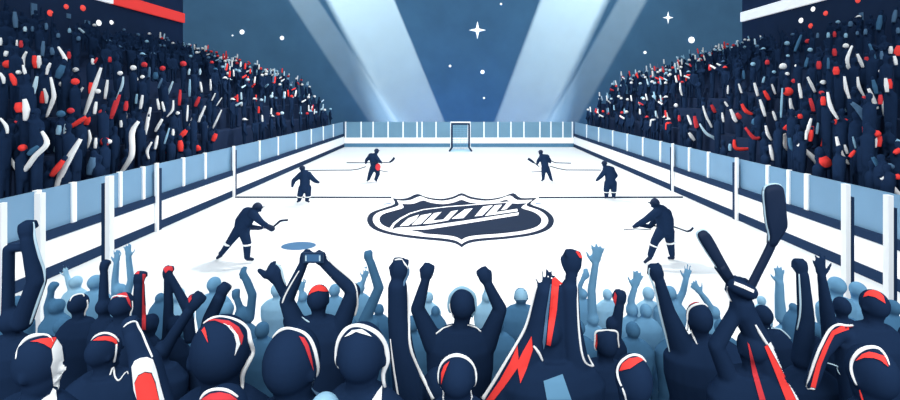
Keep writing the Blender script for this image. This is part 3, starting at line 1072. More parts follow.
def hero_label(tones, what, cx, cy, k):
    side = 'left' if cx < CX else 'right'
    # percentages of the visible bank, said in words
    if side == 'left':
        h = 'at the picture edge' if cx < 25 else 'a little in from the picture edge' if cx < 60 else 'in the near half' if cx < 110 else 'midway along' if cx < 170 else 'towards the far end'
    else:
        h = 'at the picture edge' if cx > 875 else 'a little in from the picture edge' if cx > 840 else 'in the near half' if cx > 790 else 'midway along' if cx > 730 else 'towards the far end'
    return '%s, row %s of %s stand, %s' % (what, ORD[k + 1], side, h)


for wn, tone, pts, wd in STROKES:
    ox, oy = WIN[wn]
    pp = [(ox + x * Z, oy + y * Z) for x, y in pts]
    heroes.append((pp, tone, wd * Z, None))
for wn, tone, x, y, r in DOTS:
    ox, oy = WIN[wn]
    heroes.append(([(ox + x * Z, oy + y * Z)], tone, r * Z, 'dot'))

def cen(pp):
    return sum(p[0] for p in pp) / len(pp), sum(p[1] for p in pp) / len(pp)


# a coloured piece beside another belongs to the same fan
merged = []
for h in heroes:
    c = cen(h[0])
    for g_ in merged:
        if len(g_) < 3 and any(math.dist(c, cen(q[0])) < 6.5 for q in g_):
            g_.append(h)
            break
    else:
        merged.append([h])
TAKEN = []


def crowded(x, y, lim):
    return any(abs(x - q[0]) < lim and abs(y - q[1]) < lim for q in TAKEN)


hero_records = []
for pieces in merged:
    pieces.sort(key=lambda h: (h[3] == 'dot', -sum(math.dist(h[0][i], h[0][i + 1]) for i in range(len(h[0]) - 1))))
    pp, tone, wd, kind = pieces[0]
    cx, cy = cen(pp)
    wl = HY - .184 * abs(cx - CX)
    if cy < wl - 1:                      # above the top row: a panel or lamp on the wall itself
        WALLD += pieces
        continue
    d, X, k = terrace_spot(cx, cy + (4 if kind is None else 0))
    d = max(d, 10.6)
    done = False
    for lim_ in (.6, .45, .33):
        for j in range(9):
            e = d + (j + 1) // 2 * .28 * (1 if j % 2 else -1)
            xx = (cx - CX) * e / F
            if done or abs(xx) < X0S + .4 or abs(xx) > 26.3 or e < 10.4 or e > 43.6 or crowded(xx, e, lim_):
                continue
            d, done = e, True
    X = (cx - CX) * d / F
    k = min(NROW - 1, max(0, int(abs(X) - X0S)))
    TAKEN.append((X, d))
    X = (cx - CX) * d / F
    s = -1 if X < 0 else 1
    kk = d / F
    fz = row_z(k)
    if kind == 'dot':
        hc = P(cx, cy, d)
        S = head_shapes(hc - Vector((0, 0, .05)), max(.10, wd * kk * .8), max(.13, wd * kk), (-s, 0), 10)
        shz = hc.z - .27
        arm = None
    else:
        # the lower end of the stroke is the shoulder, unless the stroke is a V
        a = [P(x, y, d) for x, y in pp]
        base = a[0] if a[0].z < a[-1].z else a[-1]
        shz = base.z - .05
        side_ = .22 if random.random() < .5 else -.22
        hc = Vector((base.x - side_, d + .12, max(shz + .28, fz + 1.0)))
        S = head_shapes(hc, .09, .13, (-s, 0), 10)
        arm = a
    sx = hc.x
    yb = hc.y
    shz = max(min(shz, hc.z - .2), fz + .7)
    rings = []
    hz = fz + (shz - fz) * .55
    for z, a_, b_ in ((shz + .06, .10, .08), (shz, .20, .11), (shz - .15, .21, .13), (hz + .1, .18, .13), (hz - .05, .17, .12)):
        rings.append([Vector((sx + b_ * math.cos(q), yb + a_ * math.sin(q), z)) for q in [2 * math.pi * i / 12 for i in range(12)]])
    rings.reverse()
    S.append(loft_rings(rings))
    S += chain([hc, Vector((sx, yb, shz))], [.06, .065], 8)
    for q in (-1, 1):
        S += chain([Vector((sx, yb + q * .09, hz)), Vector((sx, yb + q * .1, fz + .07))], [.085, .06], 8)
        S += chain([Vector((sx + s * .05, yb + q * .1, fz + .05)), Vector((sx - s * .13, yb + q * .1, fz + .045))], [.05, .045], 8)
    if arm:
        ordered = arm if arm[0].z < arm[-1].z else arm[::-1]
        rr = max(wd / 2 * kk * .75, .03)
        S += chain([Vector((sx, yb, shz - .02)), ordered[0]] + ordered[1:], [.07] + [rr] * len(ordered), 8)
        tip = ordered[-1] + (ordered[-1] - ordered[-2]).normalized() * rr * 1.2
        S.append(ellipsoid(tip, (rr * 1.1, rr * 1.1, rr * 1.4), None, 8, 6))
    v, f = fuse(S, .05, 1)
    base = Vector((sx, yb, fz))
    o = link('person', v, f, NAVY, None, True, base)
    hero_records.append([o, cx, cy, k, tone, kind, pp, pieces])
    for pp, tone, wd, kind in pieces:
        if kind == 'dot':
            rr = wd * kk
            q = cen(pp)
            vv, ff = ellipsoid(P(q[0], q[1], d - .02), (rr * 1.02, rr * 1.08, rr * 1.02), None, 14, 10)
            link('cap', vv, ff, TONE[tone], o, True, base)
            continue
        n = len(pp)
        wl_ = [wd * (.55 if i in (0, n - 1) else 1.0) for i in range(n)]
        if n == 2:
            mid_ = ((pp[0][0] + pp[1][0]) / 2, (pp[0][1] + pp[1][1]) / 2)
            pl, ww = smooth_line([(pp[0][0], pp[0][1], 0), (mid_[0], mid_[1], 0), (pp[1][0], pp[1][1], 0)], [wd * .6, wd, wd * .75], 4)
        else:
            pl, ww = smooth_line([(x, y, 0) for x, y in pp], wl_, 4)
        vv, ff = tube([P(p.x, p.y, d - .03) for p in pl], [q / 2 * kk for q in ww], 8, .9)
        link('sleeve', vv, ff, TONE[tone], o, True, base)

# labels for these fans: look first, then neighbours
LEN = {}
for rec in hero_records:
    o, cx, cy, k, tone, kind, pp, pieces = rec
    nm = TN[tone]
    if kind == 'dot':
        what = 'fan in a round %s cap' % nm
    else:
        ln = sum(math.dist(pp[i], pp[i + 1]) for i in range(len(pp) - 1))
        dx, dy = pp[-1][0] - pp[0][0], pp[-1][1] - pp[0][1]
        size = 'long' if ln > 28 else 'short' if ln < 11 else ''
        shape = 'bent' if len(pp) > 2 else 'upright' if abs(dx) < .25 * abs(dy) else 'slanting'
        what = ('fan raising a %s %s %s sleeve' % (size, shape, nm)).replace('  ', ' ')
        if len(pieces) > 1:
            what = ('fan with a %s %s %s sleeve and %s %s' % (size, shape, nm, TN[pieces[1][1]], 'cap' if pieces[1][3] else 'patch')).replace('  ', ' ')
    rec.append(what)
grp = {}
for rec in hero_records:
    side = 'left' if rec[1] < CX else 'right'
    grp.setdefault((rec[-1], side), []).append(rec)
for (what, side), lst in grp.items():
    if len(lst) == 1:
        tag(lst[0][0], '%s, %s stand' % (what, side), 'person', 'fans in the %s stand' % side)
        continue
    rows = {}
    for r in lst:
        rows.setdefault(r[3], []).append(r)
    for k, rl in rows.items():
        rl.sort(key=lambda r: abs(r[1] - CX), reverse=True)
        for i, r in enumerate(rl):
            if len(rl) == 1:
                lb = '%s, %s row up, %s stand' % (what, ordinal(k + 1), side)
            else:
                lb = '%s, %s row up, %s from %s edge' % (what, ordinal(k + 1), ordinal(i + 1), side)
            tag(r[0], lb, 'person', 'fans in the %s stand' % side)

# panels and lamps on the navy side walls
WL = {}
for pp, tone, wd, kind in WALLD:
    cx = sum(p[0] for p in pp) / len(pp)
    cy = sum(p[1] for p in pp) / len(pp)
    s = -1 if cx < CX else 1
    wx = 27.05 if s < 0 else 27.75
    d = F * wx / abs(cx - CX)
    kk = d / F
    c = Vector((s * wx, d, H - (cy - HY) * kk))
    nm = TN[tone]
    side = 'left' if s < 0 else 'right'
    if kind == 'dot':
        vv, ff = ellipsoid((0, 0, 0), (.12, wd * kk * 1.0, wd * kk * .95), None, 14, 8)
        o = link('wall_lamp', [p + c for p in vv], ff, {'r': GLOWR, 'R': GLOWR}.get(tone, GLOW), None, True, c)
        base, cat = 'round %s lamp on the navy %s wall' % (nm, side), 'lamp'
    else:
        hh_ = abs(pp[0][1] - pp[1][1]) * kk / 2
        vv, ff = box(-.06, .06, -wd * kk / 2 * 1.3, wd * kk / 2 * 1.3, -hh_, hh_)
        o = link('wall_panel', [p + c for p in vv], ff, TONE[tone], None, False, c)
        base, cat = 'narrow %s panel on the navy %s wall' % (nm, side), 'panel'
    WL.setdefault((base, cat, side), []).append((abs(cx - CX), o))
for (base, cat, side), lst in WL.items():
    lst.sort(key=lambda q: -q[0])
    for i, (_, o) in enumerate(lst):
        tag(o, base if len(lst) == 1 else base + ', %s from the %s picture edge' % (ordinal(i + 1), side), cat, None)

# the rest of the stands: rows of fans standing side by side
HPTS = [(rec[0].location.y, [q for h in rec[7] for q in h[0]]) for rec in hero_records]
hero_px = [(cx, cy) for o, cx, cy, *_ in hero_records]
spots = []
for s in (-1, 1):
    for k in range(NROW):
        X = s * (X0S + k + .5)
        d0 = max(9.8, abs(X) * F / (CX if s < 0 else 900 - CX) * .97)
        y = d0 + random.random() * .5
        while y < 43.5:
            spots.append((X + random.uniform(-.18, .18), y, k, s))
            y += random.uniform(.62, .9)
spots.sort(key=lambda p: p[1])
cands = []
for X, y, k, s in spots:
    px, py = CX + X * F / y, HY + (H - row_z(k) - 1.7) * F / y
    far = (220 < px < 345) or (570 < px < 690) or y > 38
    near_hero = any(abs(px - hx) < 6 and abs(py - hy) < 9 for hx, hy in hero_px)
    if not far and near_hero:
        continue
    if not far and random.random() < .3:
        continue
    hw_, top_ = .30 * F / y, HY + (H - row_z(k) - 2.0) * F / y
    if any(y < hd + .3 and any(abs(q[0] - px) < hw_ + 2 and top_ - 3 < q[1] < top_ + 2.6 * F / y for q in hp) for hd, hp in HPTS):
        continue
    if -8 < px < 908 and not crowded(X, y, .72):
        TAKEN.append((X, y))
        cands.append((X, y, k, s, px, py, far))
N_ONE = max(0, 300 - len(hero_records))
names = list(POSES)
stuff_v, stuff_f, stuff_m = [], [], []
SMATS = [NAVY, WHITE, RED, DRED, BAR, PALE, RIM]
SIDX = {'n': 0, 'w': 1, 'r': 2, 'R': 3, 'b': 4, 'p': 5, 'i': 6}
off = 0
count = {}
low_cap = ellipsoid((0, .02, 1.68), (.115, .125, .10), None, 8, 5)
n_one = 0
REC = []
for X, y, k, s, px, py, far in cands:
    pose = random.choices(names, (10, 22, 22, 14, 26, 6) if k < 12 else (2, 5, 8, 20, 60, 5))[0]
    of = outfit(pose, True) if far or random.random() < .12 else ([] if random.random() < .8 else [('cap', random.choice('bpsn'), 0)])
    sc_ = random.uniform(.96, 1.12)
    rot = (-s) * math.pi / 2 * -1 + random.uniform(-.45, .45)
    rot = (-math.pi / 2 if s < 0 else math.pi / 2) + random.uniform(-.5, .5)
    if n_one < N_ONE:
        n_one += 1
        o = bpy.data.objects.new('person', BODY[pose])
        COL.objects.link(o)
        o.location = (X, y, row_z(k))
        o.rotation_euler = (0, 0, rot)
        o.scale = (sc_,) * 3
        for kd, tn, sd in of:
            c = bpy.data.objects.new(kd, part_mesh(kd, tn, pose, sd))
            COL.objects.link(c)
            c.parent = o
        i = count.get((s, k), 0) + 1
        count[s, k] = i
        side = 'left' if s < 0 else 'right'
        acc = ''
        for kd, tn, sd in of:
            if kd == 'cap':
                acc = ' in %s cap' % TN[tn]
        for kd, tn, sd in of:
            if kd == 'sleeve':
                acc = ' with %s sleeve' % TN[tn]
        tag(o, 'fan%s, %s, %s stand %s row, %s from front' % (acc, pose, side, ordinal(k + 1), ordinal(i)), 'person', 'fans in the %s stand' % side)
    else:
        M = Matrix.Translation((X, y, row_z(k))) @ Matrix.Rotation(rot, 4, 'Z') @ Matrix.Scale(sc_, 4)
        A = np.array(M)
        v, f = LOW[pose]
        bits = [(v, f, 0)]
        for kd, tn, sd in of:
            if kd == 'sleeve':
                bits.append((np.array([tuple(p) for p in SLEEVE[pose, sd][0]]), SLEEVE[pose, sd][1], SIDX[tn]))
            elif kd == 'cap':
                bits.append((np.array([tuple(p) for p in low_cap[0]]), low_cap[1], SIDX.get(tn, 4)))
        for v, f, mi in bits:
            stuff_v.append(np.asarray(v) @ A[:3, :3].T + A[:3, 3])
            stuff_f += [tuple(i + off for i in q) for q in f]
            stuff_m += [mi] * len(f)
            off += len(v)
if stuff_v:
    me = bpy.data.meshes.new('distant_fans')
    me.from_pydata(np.concatenate(stuff_v).tolist(), [], stuff_f)
    for m in SMATS:
        me.materials.append(m)
    me.polygons.foreach_set('material_index', stuff_m)
    me.polygons.foreach_set('use_smooth', [True] * len(me.polygons))
    o = bpy.data.objects.new('distant_fans', me)
    COL.objects.link(o)
    tag(o, 'dense far rows of tiny navy fans with red and white dabs in both stands', 'crowd')
    o['kind'] = 'stuff'
print('fans', len(hero_records), n_one, len(cands))

# ================================================================== players
def feet_floor(o):
    return 0.0


def shape_part(fig, name, shapes, tone, vox=None):
    v, f = join(shapes) if vox is None else fuse(shapes, vox, 1)
    return link(name, v, f, TONE[tone] if isinstance(tone, str) else tone, fig.o, True, fig.base)


def band_ring(p, q, r, n=16):
    u, w_ = frame(q - p)
    mid = (p + q) / 2
    return loft_rings([[c + (u * math.cos(2 * math.pi * i / n) + w_ * math.sin(2 * math.pi * i / n)) * rr for i in range(n)]
                       for c, rr in ((p, r * .9), (p.lerp(mid, .3), r), (q.lerp(mid, .3), r), (q, r * .9))])


def player(yf, head, torso, legs, arms, label, bands=(), toes=(), sh=None, face=(0, 1), vox=.022, tail=()):
    d = ice_d(yf)
    k = d / F
    fig = person(d, head, sh, arms=arms, tone='n', label=label, floor=0.0, voxel=vox, face=face, torso=torso, legs=legs, hs=1.15)
    c = P(head[0], head[1], d)
    rw, rh = head[2] / 2 * k, head[3] / 2 * k
    # helmet: shell with a short peak
    rings = []
    fw = Vector((face[0], face[1], 0)).normalized()
    for j in range(6):
        a = j / 6 * math.pi / 2
        r = rw * 1.14 * math.cos(a)
        rings.append([c + Vector((r * math.cos(q), 1.12 * r * math.sin(q), rh * .05 + rh * 1.05 * math.sin(a))) for q in [2 * math.pi * i / 14 for i in range(14)]])
    shape_part(fig, 'helmet', [loft_rings(rings), ellipsoid(c + fw * rw * 1.1 + Vector((0, 0, rh * .08)), (rw * .7, rw * .5, rh * .08), None, 10, 4)], SKATE)
    for (x0, y0), (x1, y1), w_ in bands:
        hb, okb = fig.hit((x0 + x1) / 2, (y0 + y1) / 2)
        dp_ = (hb.y - d) + w_ * k * .8 if okb else 0
        shape_part(fig, 'sock_band', [band_ring(P(x0, y0, d + dp_), P(x1, y1, d + dp_), (w_ + .7) * k)], 'w')
    for (xa, ya), (xt, yt), dep in toes:
        a, b = P(xa, ya, d + dep), P(xt, yt, d + dep)
        # the boot stands on a steel runner that touches the ice
        b.z = max(b.z, .06)
        boot = shape_part(fig, 'skate', [capsule(a, b, .062, .045, 10, 3), capsule(a + Vector((0, 0, .08)), a, .058, .062, 10, 2)], SKATE)
        run = [capsule(Vector((a.x - .02, a.y, a.z - .075)), Vector((b.x + (.05 if b.x > a.x else -.05), b.y, max(b.z - .055, .014))), .014, .014, 8, 2)]
        v, f = join(run)
        r_ = link('runner', v, f, WHITE, boot, True, None)
        r_.matrix_parent_inverse = Matrix.Identity(4)
        for vv in r_.data.vertices:
            vv.co = vv.co - fig.base
    return fig, d


def stick(pts, d, rad, label, blade=None, blade_w=2.0, dy=0.0):
    """shaft through pixel points and a flat blade at the end"""
    k = d / F
    pl = [P(x, y, d + dy) for x, y in pts]
    v, f = join(chain(pl, [rad * k] * len(pl), 8))
    base = min(pl, key=lambda p: p.z).copy()
    t_ = empty('hockey_stick', base)
    tag(t_, label, 'hockey stick', None)
    link('shaft', [p - base for p in v], f, SKATE, t_)
    if blade:
        bl, bw = smooth_line([(x, y, 0) for x, y in blade], [blade_w * .7] + [blade_w] * (len(blade) - 2) + [blade_w * .9], 4)
        v, f = tube([P(p.x, p.y, d + dy) for p in bl], [q / 2 * k for q in bw], 10, .45)
        link('blade', [p - base for p in v], f, SKATE, t_)
    return t_


# front left, bent forward over the stick
fg, d = player(261.5, (257.3, 207.6, 8.2, 9.4), [([(247.5, 213.5), (243, 221), (240.5, 229)], [6.6, 7.4, 6.2]), ([(252, 213), (247, 220)], [5.6, 6.5]), ([(241, 229), (244, 230)], [6, 6])],
       [([(238.5, 230), (230.5, 241, .05), (221.5, 253.5, .15)], [5.4, 3.8, 2.5]), ([(243.5, 231), (247.2, 243, -.1), (247, 257.0, -.1)], [5.4, 4.0, 2.9])],
       [([(253, 214, -.15), (261, 222, -.25), (268.5, 227, -.2)], [4.6, 3.0, 2.3], 'fist', 1.25), ([(247, 215, .2), (249.5, 227, .22), (259, 228, .12)], [4.2, 2.8, 2.2], 'fist', 1.2)],
       'navy hockey skater at front left bending forward with stick held low', [((227.3, 242.6), (226.4, 244.4), 3.6), ((247.2, 243.6), (247.2, 245.2), 4.2)],
       [((220.5, 255.5), (217.5, 259.0), .15), ((247.5, 258.5), (252.5, 259.3), -.1)], (248, 214, 8), (1, .3))
for pts in ([(266, 225.8), (272, 228.6)],):
    shape_part(fg, 'glove', [capsule(P(*pts[0], d - .2), P(*pts[1], d - .2), 2.5 * d / F, 2.9 * d / F, 10, 3)], SKATE)
stick([(250, 228.2), (262, 228), (272.5, 227.6)], d, .75, 'long dark hockey stick of the front left skater, blade raised', [(272.5, 227.6), (277.5, 223.3), (281, 220.8), (288, 220.0)], 2.2, -.12)

# front right, seen from behind, stick across
fg, d = player(263, (655, 203.2, 7.8, 9.2), [([(661.5, 211.5), (664.5, 219), (665.5, 230)], [6.8, 8.6, 7.6]), ([(659, 209), (662, 214)], [5.0, 6.6]), ([(667, 213), (668.5, 224)], [4.6, 5.2])],
       [([(661.5, 231), (655, 241, -.1), (650.5, 255, -.12)], [5.8, 4.1, 2.9]), ([(668.5, 231), (670, 241.5, .12), (672, 254.5, .25)], [5.8, 4.2, 2.9])],
       [([(658, 211, -.1), (646, 219.8, -.2), (636.5, 225.4, -.2)], [4.4, 3.2, 2.4], 'fist', 1.2), ([(660, 214, .25), (650, 226.6, .25), (640.5, 225.0, .1)], [4.0, 2.4, 2.0], 'fist', 1.1)],
       'navy hockey skater at front right, stooping, stick held across the body', [((652.6, 244.2), (652.1, 245.6), 4.3), ((670.3, 241.8), (670.6, 243.2), 4.3)],
       [((650.2, 257.5), (645, 262.0), -.12), ((672.6, 257.5), (669.0, 259.6), .25)], (662, 212, 8), (-1, .2))
stick([(624, 229.8), (636, 228.9), (651, 229.8)], d, .45, 'thin pale-tipped stick end held out by the front right skater', None, 1, -.25)
stick([(640, 224.5), (658, 226.2), (674.5, 227), (687.5, 231.6)], d, .8, 'dark hockey stick behind the front right skater, blade turned up', [(687, 231.4), (690.5, 230.4), (693.2, 227.6)], 2.6, .3)

# mid left, arms hanging wide
fg, d = player(203, (302.2, 168.8, 5.2, 6.0), [([(304.8, 174.5), (305, 182), (304.8, 188)], [4.6, 5.0, 4.9]), ([(301.5, 174.5), (308.5, 174.5)], [3.2, 3.2])],
       [([(302.2, 188), (300, 195.2), (299.3, 200)], [3.8, 2.9, 1.9]), ([(307.6, 188), (308.2, 195), (306.8, 200)], [3.8, 2.8, 1.9])],
       [([(301, 174.5), (293.8, 180.5, -.1), (292.6, 184.6, -.2)], [2.9, 2.2, 1.6], 'fist', 1.2), ([(308.6, 174.8), (314.8, 180.6, -.1), (317.3, 181.9, -.2)], [2.9, 2.2, 1.6], 'fist', 1.2)],
       'navy hockey skater standing at left on the centre line, arms held wide', [((299.8, 196.4), (299.7, 197.0), 2.5), ((307.6, 196.4), (307.6, 197.0), 2.5)],
       [((299.4, 200.2), (297.6, 201.6), 0), ((306.8, 200.2), (308.8, 201.6), 0)], (305, 175, 6), (-.4, 1), .026)

# mid right, seen from behind
fg, d = player(199, (604.4, 163.8, 5.0, 5.8), [([(608.6, 170), (610.2, 176), (610.4, 182)], [4.6, 5.2, 5.0]), ([(605.8, 169), (611.5, 169.6)], [3.2, 3.4])],
       [([(608.0, 183), (606.4, 190), (606.4, 196)], [3.8, 2.9, 1.9]), ([(613.2, 183), (613.8, 190), (613.6, 196)], [3.8, 2.9, 1.9])],
       [([(606, 170), (601, 176, -.1), (597.8, 179.2, -.2)], [2.8, 2.2, 1.6], 'fist', 1.2), ([(612.2, 170.5), (615.8, 175.5, .05), (613.8, 179, .25)], [2.8, 2.1, 1.6], 'fist', 1.0)],
       'navy hockey skater standing at right on the centre line, seen from behind', [((606.4, 191.8), (606.4, 192.4), 2.5), ((613.8, 191.8), (613.8, 192.4), 2.5)],
       [((606.4, 196.2), (605.2, 197.6), 0), ((613.6, 196.2), (614.8, 197.6), 0)], (609, 170, 6), (-.5, 1), .026)

# far left with a red patch on the hip
fg, d = player(182, (376.6, 151.2, 4.4, 5.0), [([(372.6, 157), (374, 162), (374.6, 168)], [3.6, 4.0, 3.8]), ([(370.6, 155.6), (375, 156)], [2.6, 2.8])],
       [([(372.6, 168), (370, 174.5), (368.6, 179)], [3.0, 2.2, 1.6]), ([(377, 168), (377.8, 174), (375.8, 179.2)], [3.0, 2.2, 1.7])],
       [([(370.4, 156), (366.6, 160), (366.0, 162)], [2.2, 1.7, 1.4], 'fist', 1.2), ([(376, 157, -.1), (378.8, 160.5, -.2), (380.5, 162, -.25)], [2.2, 1.8, 1.4], 'fist', 1.2)],
       'navy hockey skater far left on the ice with a red patch at the hip', [], [((368.4, 179.2), (367.2, 180.8), 0), ((375.6, 179.2), (376.4, 180.8), 0)], (373, 156.5, 5), (.6, .6), .03)
shape_part(fg, 'hip_patch', [ellipsoid(P(378, 167, d - .22), (2.7 * d / F, .07, 3.6 * d / F), None, 12, 8)], 'R')
stick([(347, 162.7), (366, 162.8), (390, 162.4)], d, .45, 'long dark stick held level by the far left skater, blade up', [(389.5, 162.4), (392.5, 160.2), (394.4, 157.6)], 2.2, -.3)
stick([(380, 170.6), (388, 172)], d, .4, 'short dark stick end low beside the red-patched skater', None, 1, -.05)

# far right
fg, d = player(182, (540.7, 152.4, 4.2, 4.8), [([(543.6, 158), (544.6, 163), (545.4, 168)], [3.6, 3.8, 3.5]), ([(541.6, 156.4), (547, 157)], [2.5, 2.7])],
       [([(543.8, 168), (543.4, 174.5), (543.2, 179)], [2.7, 2.0, 1.5]), ([(547, 168), (549.4, 174), (551, 178.8)], [2.7, 2.0, 1.5])],
       [([(541.4, 157), (538.2, 160.8), (537.4, 163.2)], [2.2, 1.7, 1.4], 'fist', 1.2), ([(547.2, 157.4), (549.8, 160.5), (550, 161.6)], [2.2, 1.7, 1.4], 'fist', 1.2)],
       'navy hockey skater far right on the ice, blade of the stick raised left', [], [((543.2, 179.2), (541.8, 180.6), 0), ((551, 178.8), (552.2, 180.4), 0)], (544, 157, 5), (-.6, .6), .03)
stick([(539, 166.5), (534, 162.6)], d, .5, 'short dark stick angled up at left of the far right skater', [(534.2, 162.8), (531, 160.6), (528, 158.6)], 2.6, -.2)
stick([(550, 160.6), (555.6, 162.8), (570.6, 163.2)], d, .45, 'thin dark stick pointing right from the far right skater', None, 1, -.1)
stick([(531.6, 172), (541.5, 171.5)], d, .4, 'thin dark stick end low at left of the far right skater', None, 1, -.05)

# ================================================================== fans in front: blue rows first
def blue(x, ytop, w, d, tone, label, arms=(), rims=(), shw=None, hs=1.15, vox=.017):
    """ytop = top of the head"""
    h = w * 1.36
    sw = shw or w * 1.35
    f_ = person(d, (x, ytop + h / 2, w, h), (x, ytop + h * 1.22, sw), arms=[(p, r, kd, hs, fl) for p, r, kd, fl in arms], tone=tone, label=label, voxel=vox)
    return f_


blue(57, 299, 13, 5.2, 's', 'slate blue fan with one raised arm beside the navy fist at far left', [([(50, 318), (48, 306), (51, 293)], [4.5, 3.8, 3], 'fist', 1)])
blue(76, 276, 10.5, 7.3, 'p', 'pale blue fan above the flat-topped navy head at left', [([(72, 290), (69, 283), (67, 276)], [3.2, 2.6, 2.2], 'open', 1)])
blue(95, 275, 12.5, 6.2, 'm', 'steel blue fan beside the left post, head tall and narrow', [([(87, 296), (84, 300), (86, 306)], [3.6, 3.2, 2.6], 'relaxed', 1)])
blue(120, 284, 11, 6.2, 'm', 'steel blue fan at left raising two thin arms in a V', [([(115, 300), (115, 280), (116.5, 263)], [3.6, 3.2, 2.6], 'open', 1), ([(126, 300), (131, 280), (128.5, 257)], [3.6, 3.2, 2.6], 'open', -1)])
blue(178, 288, 12, 7.3, 'p', 'pale blue fan seen between the crossed navy arms at left')
blue(160, 293, 9, 5.2, 's', 'slate blue fan left of the red fist')
blue(214, 277, 13, 6.2, 'm', 'steel blue fan directly behind the navy forearm with a blunt fist')
blue(227, 302, 13, 5.2, 'm', 'steel blue fan right of the blunt navy fist')
blue(243, 307, 14, 5.2, 's', 'slate blue fan raising a hooked arm left of the cupped navy hand', [([(250, 318), (252.5, 295), (246.5, 280)], [4.4, 4.2, 3.8], 'relaxed', 1), ([(237, 320), (240, 308), (237.5, 300)], [4.2, 3.4, 3.2], 'fist', 1)])
blue(277, 283, 12, 7.3, 'p', 'pale blue fan below the cupped navy hand')
blue(303, 292, 9, 6.2, 'm', 'steel blue fan inside the left arm of the phone holder', [([(299, 306), (301, 298), (301.5, 291)], [3.2, 2.6, 2.4], 'open', 1)])
blue(334.5, 284, 11, 6.2, 'm', 'steel blue fan inside the right arm of the phone holder')
blue(372, 318, 14, 4.75, 's', 'slate blue fan with a sharply bent arm right of the phone', [([(364, 322), (379, 288), (370.5, 262)], [6.2, 5.0, 4.2], 'fist', 1)])
blue(359.5, 282, 10, 6.4, 'm', 'steel blue fan just right of the phone holder', [([(358, 296), (361, 288), (364, 279)], [3.2, 2.8, 2.4], 'open', 1)])
blue(379, 304, 10, 5.3, 's', 'slate blue fan with small round head left of the tall sleeve')
blue(428.5, 292, 9.5, 7.2, 'p', 'pale blue fan behind the left arm of the hooded fan')
blue(435.5, 306, 9, 5.3, 's', 'slate blue fan at the shoulder of the hooded fan')
blue(487, 291, 10, 7.2, 'p', 'pale blue fan behind the right arm of the hooded fan', [([(484, 304), (486.5, 292), (487.5, 284)], [3.2, 2.8, 2.4], 'open', 1)])
f_ = blue(521, 288, 14, 5.3, 's', 'slate blue fan in a pale blue cap in the gap right of centre', shw=22)
f_.patch('cap', [(513.6, 300), (514, 294), (516.5, 290), (521, 287.6), (525.5, 290), (528, 294), (528.4, 300)], 'p')
blue(583, 289, 9, 6.2, 'm', 'steel blue fan with a hooked hand right of the tall navy fist', [([(580.5, 304), (580, 286), (583, 279)], [3.2, 2.4, 2.4], 'relaxed', -1)])
blue(593, 312, 12, 5.2, 'm', 'steel blue fan stretching one tall arm highest of the blue hands', [([(592.5, 322), (591.5, 290), (595.5, 264)], [5.0, 4.2, 3.4], 'open', 1)], hs=1.5)
blue(607.5, 289, 9.5, 7.2, 'p', 'pale blue fan behind the small red-edged fist')
blue(632, 303, 12, 5.3, 'm', 'steel blue fan with open thumb raised right of the red-edged fist', [([(633, 318), (631, 300), (634.5, 288)], [4.2, 3.6, 3.0], 'open', 1)], hs=1.3)
blue(648.5, 287, 11.5, 6.6, 'p', 'pale blue fan with round head left of the long navy arm')
blue(646, 304, 12, 5.2, 'm', 'steel blue fan with low round head left of the long navy arm')
blue(670, 286, 12, 6.4, 'm', 'steel blue fan right of the long navy arm, one arm up', [([(677, 304), (683, 292), (686, 279)], [3.6, 3.2, 2.8], 'open', 1)], hs=1.3)
blue(714, 306, 11, 6.2, 'm', 'steel blue fan with a slanting arm left of the stick hands', [([(717, 318), (706, 300), (700.5, 293)], [3.6, 3.2, 2.6], 'open', -1)], hs=1.2)
blue(761.5, 296, 8, 7.2, 'p', 'pale blue fan low behind the stick hands')
blue(785, 312, 12, 6.0, 'm', 'steel blue fan raising a thick straight arm right of the sticks', [([(781, 318), (779.5, 298), (779.5, 283)], [5.2, 4.4, 3.8], 'open', 1)], hs=1.4)
blue(793.5, 303, 8, 5.3, 's', 'slate blue fan left of the square navy fist')
blue(837, 277, 15, 6.4, 'm', 'steel blue fan with pointed hood behind the open navy hand')
blue(858, 282, 14, 6.4, 'm', 'steel blue fan left of the right-hand post')
blue(893, 300, 13, 5.3, 's', 'slate blue fan at the right picture edge')
blue(16, 296, 13, 5.3, 's', 'slate blue fan at the left picture edge')
# the lower slate row that fills the gaps
for i, (x, yt, tn, lb) in enumerate(((62, 318, 's', 'slate blue fan low behind the flat-topped navy head at left'), (92, 322, 's', 'slate blue fan low behind the red-capped fan at left'),
                                     (186, 321, 's', 'slate blue fan below the crossed navy arms'), (262, 322, 's', 'slate blue fan low behind the striped head left of the phone holder'),
                                     (350, 318, 's', 'slate blue fan low at the elbow of the phone holder'), (412, 316, 's', 'slate blue fan low right of the tall sleeve'),
                                     (497, 316, 's', 'slate blue fan low at the right elbow of the hooded fan'), (578, 320, 's', 'slate blue fan low behind the white-edged tall sleeve'),
                                     (633, 322, 's', 'slate blue fan low behind the red-haired head at right of centre'), (676, 322, 's', 'slate blue fan low at the raised arm right of centre'),
                                     (722, 320, 's', 'slate blue fan low behind the stick holder'), (815, 322, 's', 'slate blue fan low between the two raised navy hands at right'),
                                     (852, 318, 's', 'slate blue fan low left of the red-capped fan at right'))):
    blue(x, yt, 14, 4.75, tn, lb, shw=21)

